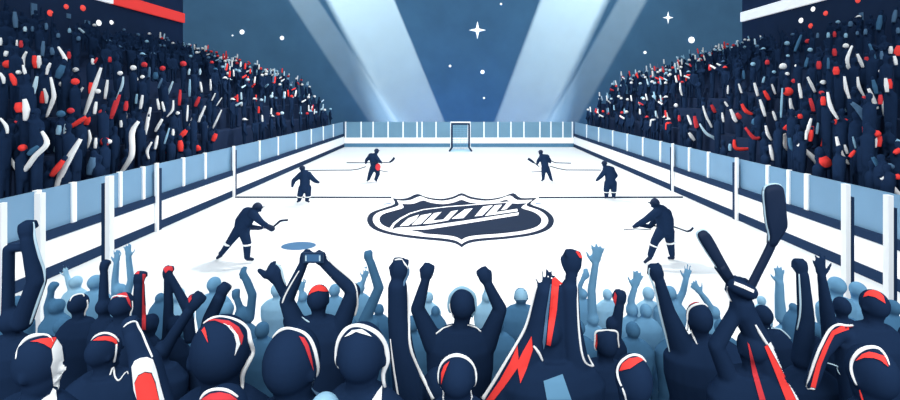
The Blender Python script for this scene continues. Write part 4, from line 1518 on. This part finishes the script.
# ================================================================== fans in front: navy rows
def cap_on(fig, name, head, tone, lift=.20, peak=None, full=1.06):
    """a knitted cap over the skull, down to a line lift*height above the centre"""
    d = fig.d
    k = d / F
    c = P(head[0], head[1], d)
    rw, rh = head[2] / 2 * k * full, head[3] / 2 * k * full
    rings = []
    for j in range(7):
        t_ = lift + (1.0 - lift) * math.sin(j / 6 * math.pi / 2 * .97)
        r = math.sqrt(max(0, 1 - t_ * t_)) if t_ > 0 else 1
        rings.append([c + Vector((rw * r * math.cos(q), rw * 1.14 * r * math.sin(q), rh * t_)) for q in [2 * math.pi * i / 24 for i in range(24)]])
    S = [loft_rings(rings)]
    if peak:
        S.append(ellipsoid(c + Vector((peak[0] * rw, peak[1] * rw, rh * (lift + .04))), (rw * .62, rw * .62, rh * .07), None, 14, 5))
    return shape_part(fig, name, S, tone)


# -- third navy row (about four metres away)
T = person(3.95, (78.3, 305.5, 17, 23), (80, 326, 23), tone='n', label='navy fan with a flat-topped head at left, arms down', hs=1.0)
T.rim('hair_highlight', [(70, 301), (72, 297), (78, 294.3), (86, 294)], [1, 2, 2.4, 1.5], 'w')
T.rim('neck_rim', [(87, 300), (88.5, 309), (88, 315)], [1.5, 2.2, 1], 'w')

V_ = person(3.3, (121.5, 307, 21, 28), (121, 331, 22), tone='n', label='navy fan in a red cap with a white brim at left')
V_.patch('cap', [(112.6, 298), (113.6, 294), (117, 291), (122.5, 288.3), (127, 293.5), (130, 300), (131.6, 308), (128, 303), (126, 297.5), (119, 296)], 'R')
V_.rim('brim', [(105.5, 299), (112, 296.6), (120, 296.2), (127, 297)], [1.2, 2.4, 2.4, 1.6], 'w')
V_.rim('side_highlight', [(132.2, 301), (132.8, 311), (132.6, 320)], [1.2, 1.8, 1], 'w')

U = person(3.6, (150.5, 325, 14.5, 22), (146, 345, 20), [([(139, 338), (139, 306), (139.2, 286)], [6.4, 5.8, 4.8], 'fist', 1.05)], label='navy fan with one straight arm edged in red at left')
U.patch('sleeve_edge', [(142.6, 274), (145.8, 274), (145.8, 330), (141.8, 330)], 'R')
U.patch('knuckle_patch', [(133.5, 272.5), (136, 269), (139.5, 271), (139, 274), (134, 274)], 'R')

W1 = person(3.85, (176, 327, 15, 22), (171, 346, 20), [([(167.5, 342), (168.6, 305), (167.8, 279)], [5.2, 4.4, 3.6], 'fist', 1.0), ([(190, 338), (187.5, 309), (170.5, 277)], [5.4, 4.8, 3.4], None)],
            label='navy fan joining both hands in a red fist overhead at left')
W1.patch('red_glove', [(159.5, 265.5), (163, 263), (168, 260.5), (172, 264), (173.5, 271.5), (168.5, 270), (165.5, 273), (162.5, 268)], 'R')

W2 = person(3.4, (162, 352, 16, 22), (166, 372, 22), [([(158, 362), (174, 334), (190, 310)], [7.0, 5.6, 5.0], 'fist', 1.25)], label='navy fan with a fist raised at an angle below the red fist', tone='n')
W2.patch('wrist_patch', [(187.5, 297), (191, 293.5), (191.6, 299), (189, 303)], 'R')

W3 = person(3.55, (207, 338, 15, 22), (211, 358, 22), [([(203, 352), (210, 318), (219.5, 298)], [8.0, 6.8, 6.2], 'fist', 1.1)], label='navy fan with a thick forearm and blunt fist, left of centre')

X_ = person(3.42, (291, 322, 15, 22), (293, 344, 20), [([(292, 334), (286, 297), (277, 279)], [5.2, 4.8, 5.2], 'relaxed', 1.0, -1)], label='navy fan with a cupped hand raised left of the phone',
            extra=[([(276, 279), (272, 274), (266.5, 275)], [5.5, 6.2, 4.0]), ([(266, 275.5), (259.5, 270.5)], [3.6, 2.4])])
X_.rim('sleeve_highlight', [(277, 261), (283, 271), (287, 284)], [1.2, 2.6, 1.6], 'i')

S_ = person(3.25, (12, 323, 20, 30), (10, 345, 30), [([(22, 322), (37, 281), (28, 240)], [9.0, 8.0, 6.0], 'fist', 1.3), ([(8, 322), (8.4, 284), (8.8, 249)], [5.4, 5.0, 4.8], None), ([(8.8, 249), (25, 247)], [4.2, 4.2], None), ],
            label='navy fan with a fist high and arms bent in a frame at left edge')
S_.rim('sleeve_highlight', [(33.5, 222), (38, 238), (42.5, 258), (44.5, 280), (36, 306), (30, 324)], [1.2, 2.6, 3.0, 3.2, 3.4, 2], 'i')

Lp = person(3.5, (104, 308, 14, 20), (104, 326, 16), [([(104, 322), (103.6, 296), (104, 272)], [4.8, 4.4, 3.4], 'fist', .85)], label='navy fan with a slim fist raised against the left post')

Q2 = person(4.0, (763.5, 317, 16.5, 23), (768, 336, 24), label='navy fan with a small head and pale collar right of the stick hands')
Q2.rim('collar_rim', [(768, 328.5), (777, 328), (785, 331.5), (792, 338.5), (796, 330)], [1, 1.6, 1.8, 1.6, 1], 'i')
R2 = person(4.2, (842, 308, 14.5, 22), (844, 326, 19), label='navy fan with a plain head between the open hand and the right post')
SM = person(4.0, (612, 326, 12, 18), (612, 342, 15), [([(616, 336), (617.5, 318), (619.5, 306)], [5.4, 5.2, 4.6], 'fist', 1.25)], label='navy fan with a small red-edged fist right of centre')
SM.patch('red_edge', [(612, 305), (613.2, 298), (615, 291.6), (617, 296), (615.2, 306)], 'R')
FRR = person(3.4, (893, 352, 18, 26), (899, 374, 24), [([(890, 370), (897, 350), (904, 330)], [5.5, 4.5, 4], None)], label='navy fan at the right picture edge with a red sleeve')
FRR.patch('red_sleeve', [(891.5, 360), (896, 344), (900, 337), (903, 346), (897, 356)], 'r')

# -- second navy row (about three metres away)
M_ = person(3.15, (318.3, 300.5, 21.5, 31), (319, 326, 32), [([(297, 326), (286.5, 301), (303.2, 264.5)], [10, 7.0, 4.6], 'fist', .95), ([(341, 326), (353.5, 291), (324.5, 264)], [10, 7.2, 4.6], 'fist', .95, -1)],
            label='navy fan in a red cap holding up a phone with both hands')
M_.patch('cap', [(306.5, 297), (307.2, 292.5), (310.5, 287.5), (315, 284.6), (320, 284.4), (325.5, 287), (328.6, 291.5), (324, 291.5), (318, 290.6), (311.5, 292.8)], 'r')
M_.rim('sleeve_highlight', [(329, 254), (340, 266), (352, 278), (356.5, 290), (358, 304), (364, 318)], [1.4, 2.2, 2.2, 2.0, 2.6, 2.0], 'w')
M_.rim('sleeve_highlight', [(299, 271), (290, 286), (283.5, 299), (280.5, 312)], [1, 1.6, 1.8, 1.2], 'w')
M_.rim('neck_rim', [(302, 317), (307, 321), (309.5, 322)], [1, 1.8, 1], 'i')
d = 3.10
k = d / F
ph = empty('phone', P(313.5, 263.3, d))
tag(ph, 'dark phone held sideways in both hands over the red-capped fan', 'phone')
pb = P(313.5, 263.3, d)
PHN = mat('phone shell', (34, 58, 88), rough=.6)
SCR = mat('phone glass', (66, 108, 150), rough=.3)
c = P(313.3, 257.6, d) - pb
vv, ff = box(c.x - 10.4 * k, c.x + 10.4 * k, -.006, .006, c.z - 5.2 * k, c.z + 5.2 * k)
link('shell', vv, ff, PHN, ph, False)
vv, ff = box(c.x - 7.6 * k, c.x + 7.6 * k, -.010, -.006, c.z - 3.4 * k, c.z + 3.4 * k)
link('screen', vv, ff, SCR, ph, False)
for q in (-1, 1):
    vv, ff = box(*sorted((c.x + q * 6.2 * k, c.x + q * 7.6 * k)), -.012, -.009, c.z - 2.8 * k, c.z + 2.6 * k)
    link('light_strip', vv, ff, RIM, ph, False)

N_ = person(2.9, (462.4, 307, 25, 38), (460, 337, 34), [([(434, 344), (417.5, 309), (425.4, 280.5)], [11, 7.0, 4.6], 'fist', .98), ([(486, 344), (500, 309), (487.8, 284)], [11, 7.0, 4.8], 'fist', .98, -1)],
            label='navy fan in a pale hood with both fists raised at centre')
N_.rim('hood', [(447.5, 316), (448.5, 305), (450, 296), (455.5, 290.5), (462, 288), (469.5, 291), (474.5, 296), (475.5, 308), (474.5, 318)], [2, 3, 3.4, 4.2, 4.8, 4.2, 3.6, 3, 2], 'p')
N_.rim('hood_highlight', [(448.2, 300), (450.5, 309), (454, 318)], [1, 2.2, 1.4], 'w')
N_.rim('shoulder_highlight', [(436, 333.8), (443, 328.5), (452, 325)], [1.4, 2.2, 1.2], 'w')
N_.rim('shoulder_highlight', [(467.6, 325), (475, 327), (481, 331.5)], [1.2, 2.2, 1.4], 'w')

I_ = person(2.9, (606.5, 346, 22, 33), (604, 372, 36), extra=[([(599, 334.5), (614, 334.5)], [3.6, 3.6])], label='navy fan with a white highlight on a flat crown right of the tall sleeve')
I_.rim('crown_highlight', [(594.5, 352), (592.6, 341), (594.6, 331.8), (600, 330.6), (612, 330.6), (617.6, 331.2), (620.6, 339), (623, 349)], [1.6, 2, 2.2, 2.2, 2.2, 2.2, 2, 1.4], 'w')
I_.patch('red_temple', [(594.5, 336), (597, 334), (597.4, 343), (596.4, 350), (594.3, 344)], 'r')

L_ = person(3.05, (699.5, 321, 24, 36), (706, 348, 42), [([(684, 352), (668, 312), (659.5, 281)], [13, 7.4, 5.2], 'fist', 1.08)], label='navy fan in a cap with a white highlight, with one long arm and fist up')
L_.rim('cap_highlight', [(688.6, 330), (687.4, 318), (689, 309), (696, 304.6), (703, 304), (708, 306.6)], [1.6, 2.4, 2.8, 3.0, 2.8, 1.2], 'w')
L_.rim('cap_edge', [(689, 305.6), (694, 302.8), (699, 302.2)], [1, 1.6, 1], 'R')
L_.rim('neck_rim', [(691, 330), (694, 338), (697, 344)], [1, 2.4, 1.2], 'w')
L_.rim('shoulder_highlight', [(712, 341.5), (717, 344), (721, 347.4)], [2.4, 2.6, 1], 'w')
L_.rim('sleeve_highlight', [(647, 268), (651, 284), (656.8, 306), (661.5, 328), (669.5, 352)], [1.2, 2.2, 2.4, 2.4, 1.2], 'i')

R_ = person(3.15, (814, 352, 22, 32), (808, 378, 34), [([(802, 360), (806, 318), (802.5, 275)], [9.5, 7.4, 5.6], 'fist', 1.02)], label='navy fan raising a thick arm with a square fist at right')
R_.rim('sleeve_highlight', [(799, 274), (800, 292), (800.5, 312), (797, 330)], [1.2, 2.0, 2.0, 1.2], 'i')
R3 = person(3.3, (835, 337, 16, 24), (836, 356, 22), [([(832, 348), (826.5, 308), (821.6, 276)], [8.0, 6.0, 3.8], 'open', 1.0, -1)], label='navy fan raising an open hand with spread fingers at right')

K_ = person(2.85, (874.5, 307, 23, 34), (872, 334, 34), [([(850, 338), (839, 332), (822, 352)], [8, 7.4, 6.6], None), ([(822, 352), (811, 384)], [6.6, 6], None)], label='navy fan in a red cap at right beside the white post')
K_.patch('cap', [(863.3, 297), (864.6, 293), (868, 290.6), (873, 289.6), (879, 291.4), (883.6, 296), (885.6, 303.5), (881, 300.6), (875, 297), (868, 295.6)], 'r')
K_.rim('sleeve_edge', [(850, 321.5), (840, 324), (830.5, 329), (823, 342), (815, 360), (806.5, 387)], [2, 3, 3.4, 3.4, 3.2, 2], 'w')
K_.patch('red_sleeve', [(849.5, 323), (849, 329.5), (843, 331.5), (834.5, 335), (829, 346), (821, 366), (815.5, 388), (810.5, 387), (816.5, 364), (824.5, 345), (832, 331), (841, 326)], 'r')
K_.rim('cuff_rim', [(806, 390), (812, 388.4), (819, 390)], [1.2, 2.4, 1], 'w')
K_.rim('crease', [(831, 365.5), (836, 368), (840, 374.5)], [1, 1.6, .8], 'i')

B_ = person(2.65, (103.5, 353, 27.5, 38), (106, 384, 44), label='navy fan with red hair and a white crown highlight at left', face=(.5, .9))
B_.rim('crown_highlight', [(89.6, 342), (94, 337), (102, 333.4), (110, 334), (116.5, 338), (118.8, 342)], [1, 2.2, 3.0, 3.0, 2.2, 1.2], 'w')
B_.patch('red_hair', [(92.5, 340.5), (98, 337), (104.5, 336), (111, 336.4), (116.5, 339.5), (118, 346), (113, 342), (106, 340.2), (98, 340.4)], 'r')
B_.rim('face_highlight', [(116.4, 344), (116, 352), (114, 362)], [2, 2.4, 2.4], 'w')
B_.rim('collar_rim', [(110, 375), (113.4, 366), (114.4, 375.6), (118.5, 381), (124, 374), (130, 367)], [1.6, 1.8, 2.0, 1.8, 1.8, 1.2], 'w')

O_ = person(2.35, (438, 392, 32, 46), (424, 424, 50), [([(414, 420), (402, 352), (398, 318), (397.6, 287)], [19, 12.5, 10.4, 9.8], None), ([(397.6, 296), (398.8, 281)], [6.6, 5.8], 'fist', 1.06)], label='navy fan stretching a tall straight sleeve and fist left of centre')
O_.rim('sleeve_highlight', [(408.6, 291), (408.8, 318), (409.4, 344), (416, 364), (425, 382), (433, 399)], [1.6, 3.0, 3.0, 3.4, 3.8, 3.4], 'w')
O_.rim('sleeve_highlight', [(390.4, 339), (393, 362), (396, 382), (398.6, 399)], [1, 2, 2.2, 2], 'w')
O_.rim('thumb_rim', [(411, 267.5), (408.6, 273), (404.6, 281), (403.8, 286)], [1.6, 3, 3, 1.4], 'b')
O_.rim('knuckle_highlight', [(394, 257.4), (398.5, 256), (402.5, 252)], [1.2, 1.8, 1], 'w')
O_.rim('finger_highlight', [(401.6, 259), (405.5, 265), (409.6, 269)], [1.2, 2.0, 1.4], 'w')

PP = person(2.4, (549, 334, 26, 38), (551, 368, 54), [([(576, 372), (570.5, 322), (569.6, 288)], [15, 10.0, 9.0], None), ([(569.6, 290), (571.8, 274)], [6.4, 6.0], 'fist', 1.14), ([(528, 372), (539, 322), (545, 292)], [14, 10.5, 9.5], 'open', .74, 1), ([(553, 372), (556, 330), (557, 290)], [12, 8, 5], None), ([(534, 332), (518, 364), (499, 404)], [8, 13, 16], None)],
            label='navy fan with two arms thrown up, red fist and red zigzag scarf')
PP.patch('red_knuckle', [(576.4, 249.5), (580, 248.8), (582.6, 252), (582.6, 258.5), (579.5, 257.5), (576.6, 253)], 'r')
PP.patch('red_stripe', [(552.4, 278), (559.4, 277.4), (557, 310), (550.6, 346), (546.5, 345), (549, 318)], 'r')
PP.patch('grey_stripe', [(550.6, 284), (551.6, 284), (548.6, 312), (545.4, 344), (543.6, 350), (542.6, 342), (546, 312)], 'b')
PP.rim('sleeve_highlight', [(577.2, 277), (577.4, 306), (580.4, 346), (586.2, 365), (597.2, 362), (597.6, 353)], [1.4, 2, 2.2, 2.2, 2.2, 1.2], 'w')
PP.rim('sleeve_highlight', [(537, 286), (533.4, 298), (527, 320), (519, 340), (506, 362), (493, 384), (483, 399)], [1.2, 2.0, 2.6, 3.2, 4.0, 4.4, 4.6], 'w')
PP.patch('scarf', [(517.6, 345), (518.6, 360), (522.6, 352), (531.6, 336), (532.8, 350), (527, 368), (520.4, 383.5), (517.6, 368), (505, 386), (494, 400), (486, 400), (500, 380), (510, 362)], 'r')
PP.rim('crease', [(533.4, 346), (538.5, 352), (542.6, 361)], [2, 3, 2], 'w')
PP.patch('chest_patch', [(543.5, 381), (562.6, 374), (571.6, 400), (547, 400)], 'm')

QQ = person(2.4, (752, 350, 26, 38), (752, 382, 44), [([(732, 384), (716, 346), (737.5, 309)], [10, 7.6, 6.6], None), ([(772, 386), (757, 338), (742.5, 310)], [15, 11.5, 11.5], None), ([(742, 312), (742, 305)], [11.6, 11.2], 'fist', 1.3)],
            label='navy fan in red and white sleeves holding two crossed stick blades', extra=[([(735.5, 286, -.05), (749.5, 292, -.05)], [7.6, 7.6])])
QQ.patch('wrist_band', [(734.6, 281.4), (744, 285), (754.4, 290), (753.6, 293), (744, 288.6), (734, 284.6)], 'w')
QQ.rim('finger_highlight', [(727.6, 286.5), (725.6, 294), (728, 301.5)], [1, 1.4, 1], 'w')
QQ.patch('red_stripe', [(747.5, 342), (749.6, 345), (756, 368), (765.6, 400), (759.6, 400), (752.6, 374)], 'R')
QQ.rim('cuff_rim', [(755.6, 325), (760.5, 334), (767.4, 344.6)], [1.6, 3.2, 2.6], 'w')
QQ.patch('red_sleeve', [(764.6, 346.6), (768.4, 344.4), (780, 366), (797.4, 400), (786, 400), (775, 372)], 'r')
QQ.patch('white_sleeve', [(767.8, 344.4), (770.8, 342), (784, 366), (801.5, 400), (796.6, 400), (781, 368)], 'w', step=1.1, up=.015)


def paddle(label, shaft, sw, outline, d):
    """a raised hockey stick: shaft and broad taped blade with a white rim"""
    k = d / F
    base = P(shaft[0][0], shaft[0][1], d)
    t_ = empty('hockey_stick', base)
    tag(t_, label, 'hockey stick', 'sticks held up at right')
    v, f = tube(*[q for q in [[P(x, y, d) for x, y in smooth_line([(a, b, 0) for a, b in shaft], sw, 3)[0] for x, y in [(0, 0)]]]] + [[1]]) if False else \
        tube([P(p.x, p.y, d) for p in smooth_line([(a, b, 0) for a, b in shaft], sw, 3)[0]], [q / 2 * k for q in smooth_line([(a, b, 0) for a, b in shaft], sw, 3)[1]], 10, .7)
    link('shaft', [p - base for p in v], f, SKATE, t_)
    cx = sum(p[0] for p in outline) / len(outline)
    cy = sum(p[1] for p in outline) / len(outline)
    ol = curve2(outline, 3)
    n = len(ol)
    rings = []
    for sc_, dd in ((.80, -.022), (.97, -.016), (1.0, 0), (.97, .016), (.80, .022)):
        rings.append([P(cx + (x - cx) * sc_, cy + (y - cy) * sc_, d) + Vector((0, dd, 0)) - base for x, y in ol])
    v, f = loft_rings(rings)
    bl = link('blade', v, f, SKATE, t_)
    pts = [P(x, y, d) - base for x, y in ol]
    pts.append(pts[0])
    v, f = tube(pts, [.75 * k] * len(pts), 6, 1.6)
    link('blade_rim', v, f, RIM, bl)
    return t_


paddle('hockey stick raised to the left, dark broad blade leaning over the skater', [(739, 293), (729, 279), (720, 265)], [9, 11, 13],
       [(697.2, 232.5), (702.5, 229.6), (708, 232.5), (714, 242), (722, 257), (731.5, 274), (733, 278.5), (728.6, 282), (723, 277), (713, 262), (702.5, 246), (697.4, 237)], 2.42)
paddle('hockey stick raised to the right, tall upright blade against the boards', [(748, 292), (757, 274), (770, 248), (773, 238)], [9, 8.5, 8.5, 9],
       [(763.4, 191), (767, 185.2), (778, 184), (782.4, 190), (784.4, 208), (786, 224.5), (783.2, 231.5), (778, 240), (774, 246), (768.5, 246), (769, 236), (766, 222), (764, 204)], 2.36)

# -- front row (under two metres away)
A_ = person(1.75, (38.5, 367, 38, 62), (34, 412, 54), label='navy-haired fan at far left front, white-lit face in profile facing right', face=(1, .12), voxel=.008)
A_.patch('face', [(57, 338.6), (62, 346), (64, 361), (67, 369), (65, 374), (64, 381), (61, 388), (53.4, 386), (52.4, 376), (50.8, 367), (53, 360), (51.6, 349)], 'w')  # the light on the face is put in as a white patch
A_.patch('red_quiff', [(30, 341.4), (40, 338.6), (57.4, 336.8), (55, 341), (51, 348.4), (44, 344), (37, 341.6)], 'r')
A_.rim('crown_highlight', [(15.6, 359), (17.6, 349), (23.5, 340), (34, 335.2), (46, 335), (58, 336.4)], [1, 2.6, 4.0, 4.4, 3.2, 1.6], 'w')
A_.patch('neck', [(53, 388), (56, 390), (57, 400), (41, 400), (46, 396.5), (50, 394)], 'w')

D_ = person(1.45, (221, 419, 49, 62), (212, 468, 58), [([(168, 452), (152, 392), (145, 362)], [18, 15.5, 14], None), ([(147, 380), (139.5, 349), (134, 337)], [13, 10.5, 9], 'fist', .62)],
            label='navy fan at bottom left, big red and white cuff on a raised arm', voxel=.009)
D_.rim('crown_highlight', [(198, 398), (205, 392.4), (216, 389.4), (228, 390.6), (238, 397)], [2, 3.6, 4.0, 3.8, 2], 'w')
D_.patch('red_hair', [(203, 398), (210, 393.6), (220, 392), (230, 394), (238, 400), (200, 400)], 'R')
D_.patch('cuff', [(131.4, 367), (134.4, 361), (140, 358), (147, 357), (153, 359.4), (156.6, 370), (160, 384), (164.5, 400), (159.5, 400), (155.6, 382), (151.6, 372.6), (145, 371.6), (138, 375), (134.2, 383), (136.8, 400), (133.5, 390)], 'w')
D_.patch('red_cuff', [(134.4, 384), (138, 376), (144.6, 372.6), (151, 373.6), (155, 383), (159, 400), (137, 400)], 'r')
D_.rim('sleeve_highlight', [(123.6, 327), (129, 322.6), (137, 321.4), (141, 330), (146.5, 344), (152.4, 357)], [1.2, 1.8, 2.0, 2.2, 2.2, 1.8], 'w')

C_ = person(1.75, (221, 355, 56, 76), (220, 408, 64), label='navy fan with a large head and curved red and white band, left front', face=(-.35, .9), voxel=.009)
C_.rim('crown_highlight', [(201, 321), (213, 316.6), (230, 318), (244, 325), (252, 337), (253, 350), (252, 363), (248, 374), (242, 389)], [1.4, 2.8, 3.4, 4.6, 5.0, 5.0, 4.8, 5.2, 3.0], 'w')
C_.patch('red_band', [(203, 321.5), (214, 318.6), (229, 320.6), (239, 327), (243.4, 336), (241.6, 345), (237.5, 334), (228, 325.4), (215, 320.4)], 'R')
C_.patch('white_band', [(222, 322.6), (231, 326), (238, 335), (240.4, 344), (234.6, 356), (236.4, 344), (234, 334), (227.5, 326)], 'w')
C_.patch('red_mark', [(201.4, 330.4), (204.4, 326.6), (206, 332), (208, 343), (204.5, 336)], 'r')

E_ = person(1.75, (292, 367, 53, 78), (296, 416, 58), label='navy fan with a red and white stripe down a tall smooth head', face=(.3, .9), voxel=.009)
E_.rim('crown_highlight', [(266, 333), (271, 329), (280, 327.4), (292, 329), (302, 332), (309, 338), (314, 349), (317, 363), (319.4, 378)], [1.2, 2.2, 3.2, 3.4, 3.8, 4.6, 5.0, 5.2, 3.0], 'w')
E_.patch('red_stripe', [(299, 336), (304.4, 337.6), (308.6, 345), (312, 359), (313.6, 371), (309.6, 360), (305, 347)], 'R')
E_.patch('blue_edge', [(313.6, 378), (317.4, 380), (320.6, 392), (318, 394), (314.6, 386)], 'b')

F_ = person(1.72, (361.5, 358, 48, 68), (362, 404, 52), label='navy fan with a thick white rim highlight on hair at centre left front', voxel=.008)
F_.rim('hair_highlight', [(339.5, 380), (336.6, 368), (336, 354), (339, 340), (346, 330), (356, 325.6), (367, 328), (378, 334.6), (385, 346), (387.4, 362), (385.4, 382)], [1.4, 2.6, 3.4, 5.0, 5.6, 5.0, 5.6, 6.4, 6.6, 6.0, 3.0], 'w')
F_.patch('forelock', [(344, 337), (352, 330), (362, 329), (368, 333), (372, 336.6), (362, 333.6), (356, 331.6), (350, 335)], 'w')
F_.patch('collar', [(372, 400), (377, 392), (382.4, 385), (381.4, 400)], 'w')

PH_ = person(1.5, (324, 422, 34, 56), (320, 466, 50), tone='p', label='pale blue fan at bottom edge, only the crown in sight')

G_ = person(1.85, (457, 379, 37, 50), (458, 416, 46), label='navy fan with a white crown highlight and red temple at bottom centre', voxel=.009)
G_.rim('crown_highlight', [(440.5, 389), (438.4, 378), (440.6, 366), (447, 358.4), (456, 355.4), (466, 358), (473.4, 366), (476, 377), (474.4, 387)], [1.4, 2.6, 3.4, 4.2, 4.8, 4.4, 3.4, 3.0, 2.0], 'w')
G_.patch('red_temple', [(441, 385), (441, 373), (444, 365.6), (449.6, 361), (446.4, 368), (443.6, 376)], 'r')
G_.rim('neck_rim', [(441, 391), (442.6, 396), (444, 401)], [1.4, 2, 1.6], 'w')
G_.rim('neck_rim', [(473, 391), (472, 396), (471, 401)], [1.4, 2, 1.6], 'w')

H_ = person(1.9, (633.5, 384, 34, 58), (636, 424, 48), label='navy fan with red hair under a white crown highlight, right of centre', face=(-.4, .9), voxel=.009)
H_.rim('crown_highlight', [(621.4, 386), (618.4, 378), (617.6, 369), (622, 361), (631, 355.4), (641, 355), (649, 359.6)], [2.0, 3.0, 3.2, 3.4, 3.4, 3.0, 1.4], 'w')
H_.patch('red_hair', [(619, 371), (622, 363.6), (629, 358.4), (638, 357), (646.4, 358.4), (638, 363), (630, 368.6)], 'r')
H_.rim('neck_rim', [(622.4, 388), (624.6, 394), (626.4, 401)], [1.4, 2.4, 2], 'w')

J_ = person(1.8, (872, 377, 41, 62), (876, 420, 50), label='navy fan with a red fringe and white crown highlight at bottom right', voxel=.009)
J_.rim('crown_highlight', [(856.6, 385), (852, 374), (851.6, 362), (859, 351.4), (869, 347.4), (879, 348.6), (886, 356), (889.4, 365)], [1.6, 3.2, 3.8, 4.6, 4.6, 4.0, 2.8, 1.2], 'w')
J_.patch('red_fringe', [(855, 361), (862, 354), (869, 351.6), (876, 353), (884.4, 356), (888.6, 367), (881, 360.6), (874, 358), (864, 357.6)], 'r')
J_.rim('neck_rim', [(859.6, 390), (861, 395), (862.6, 400)], [1, 2, 2], 'r')
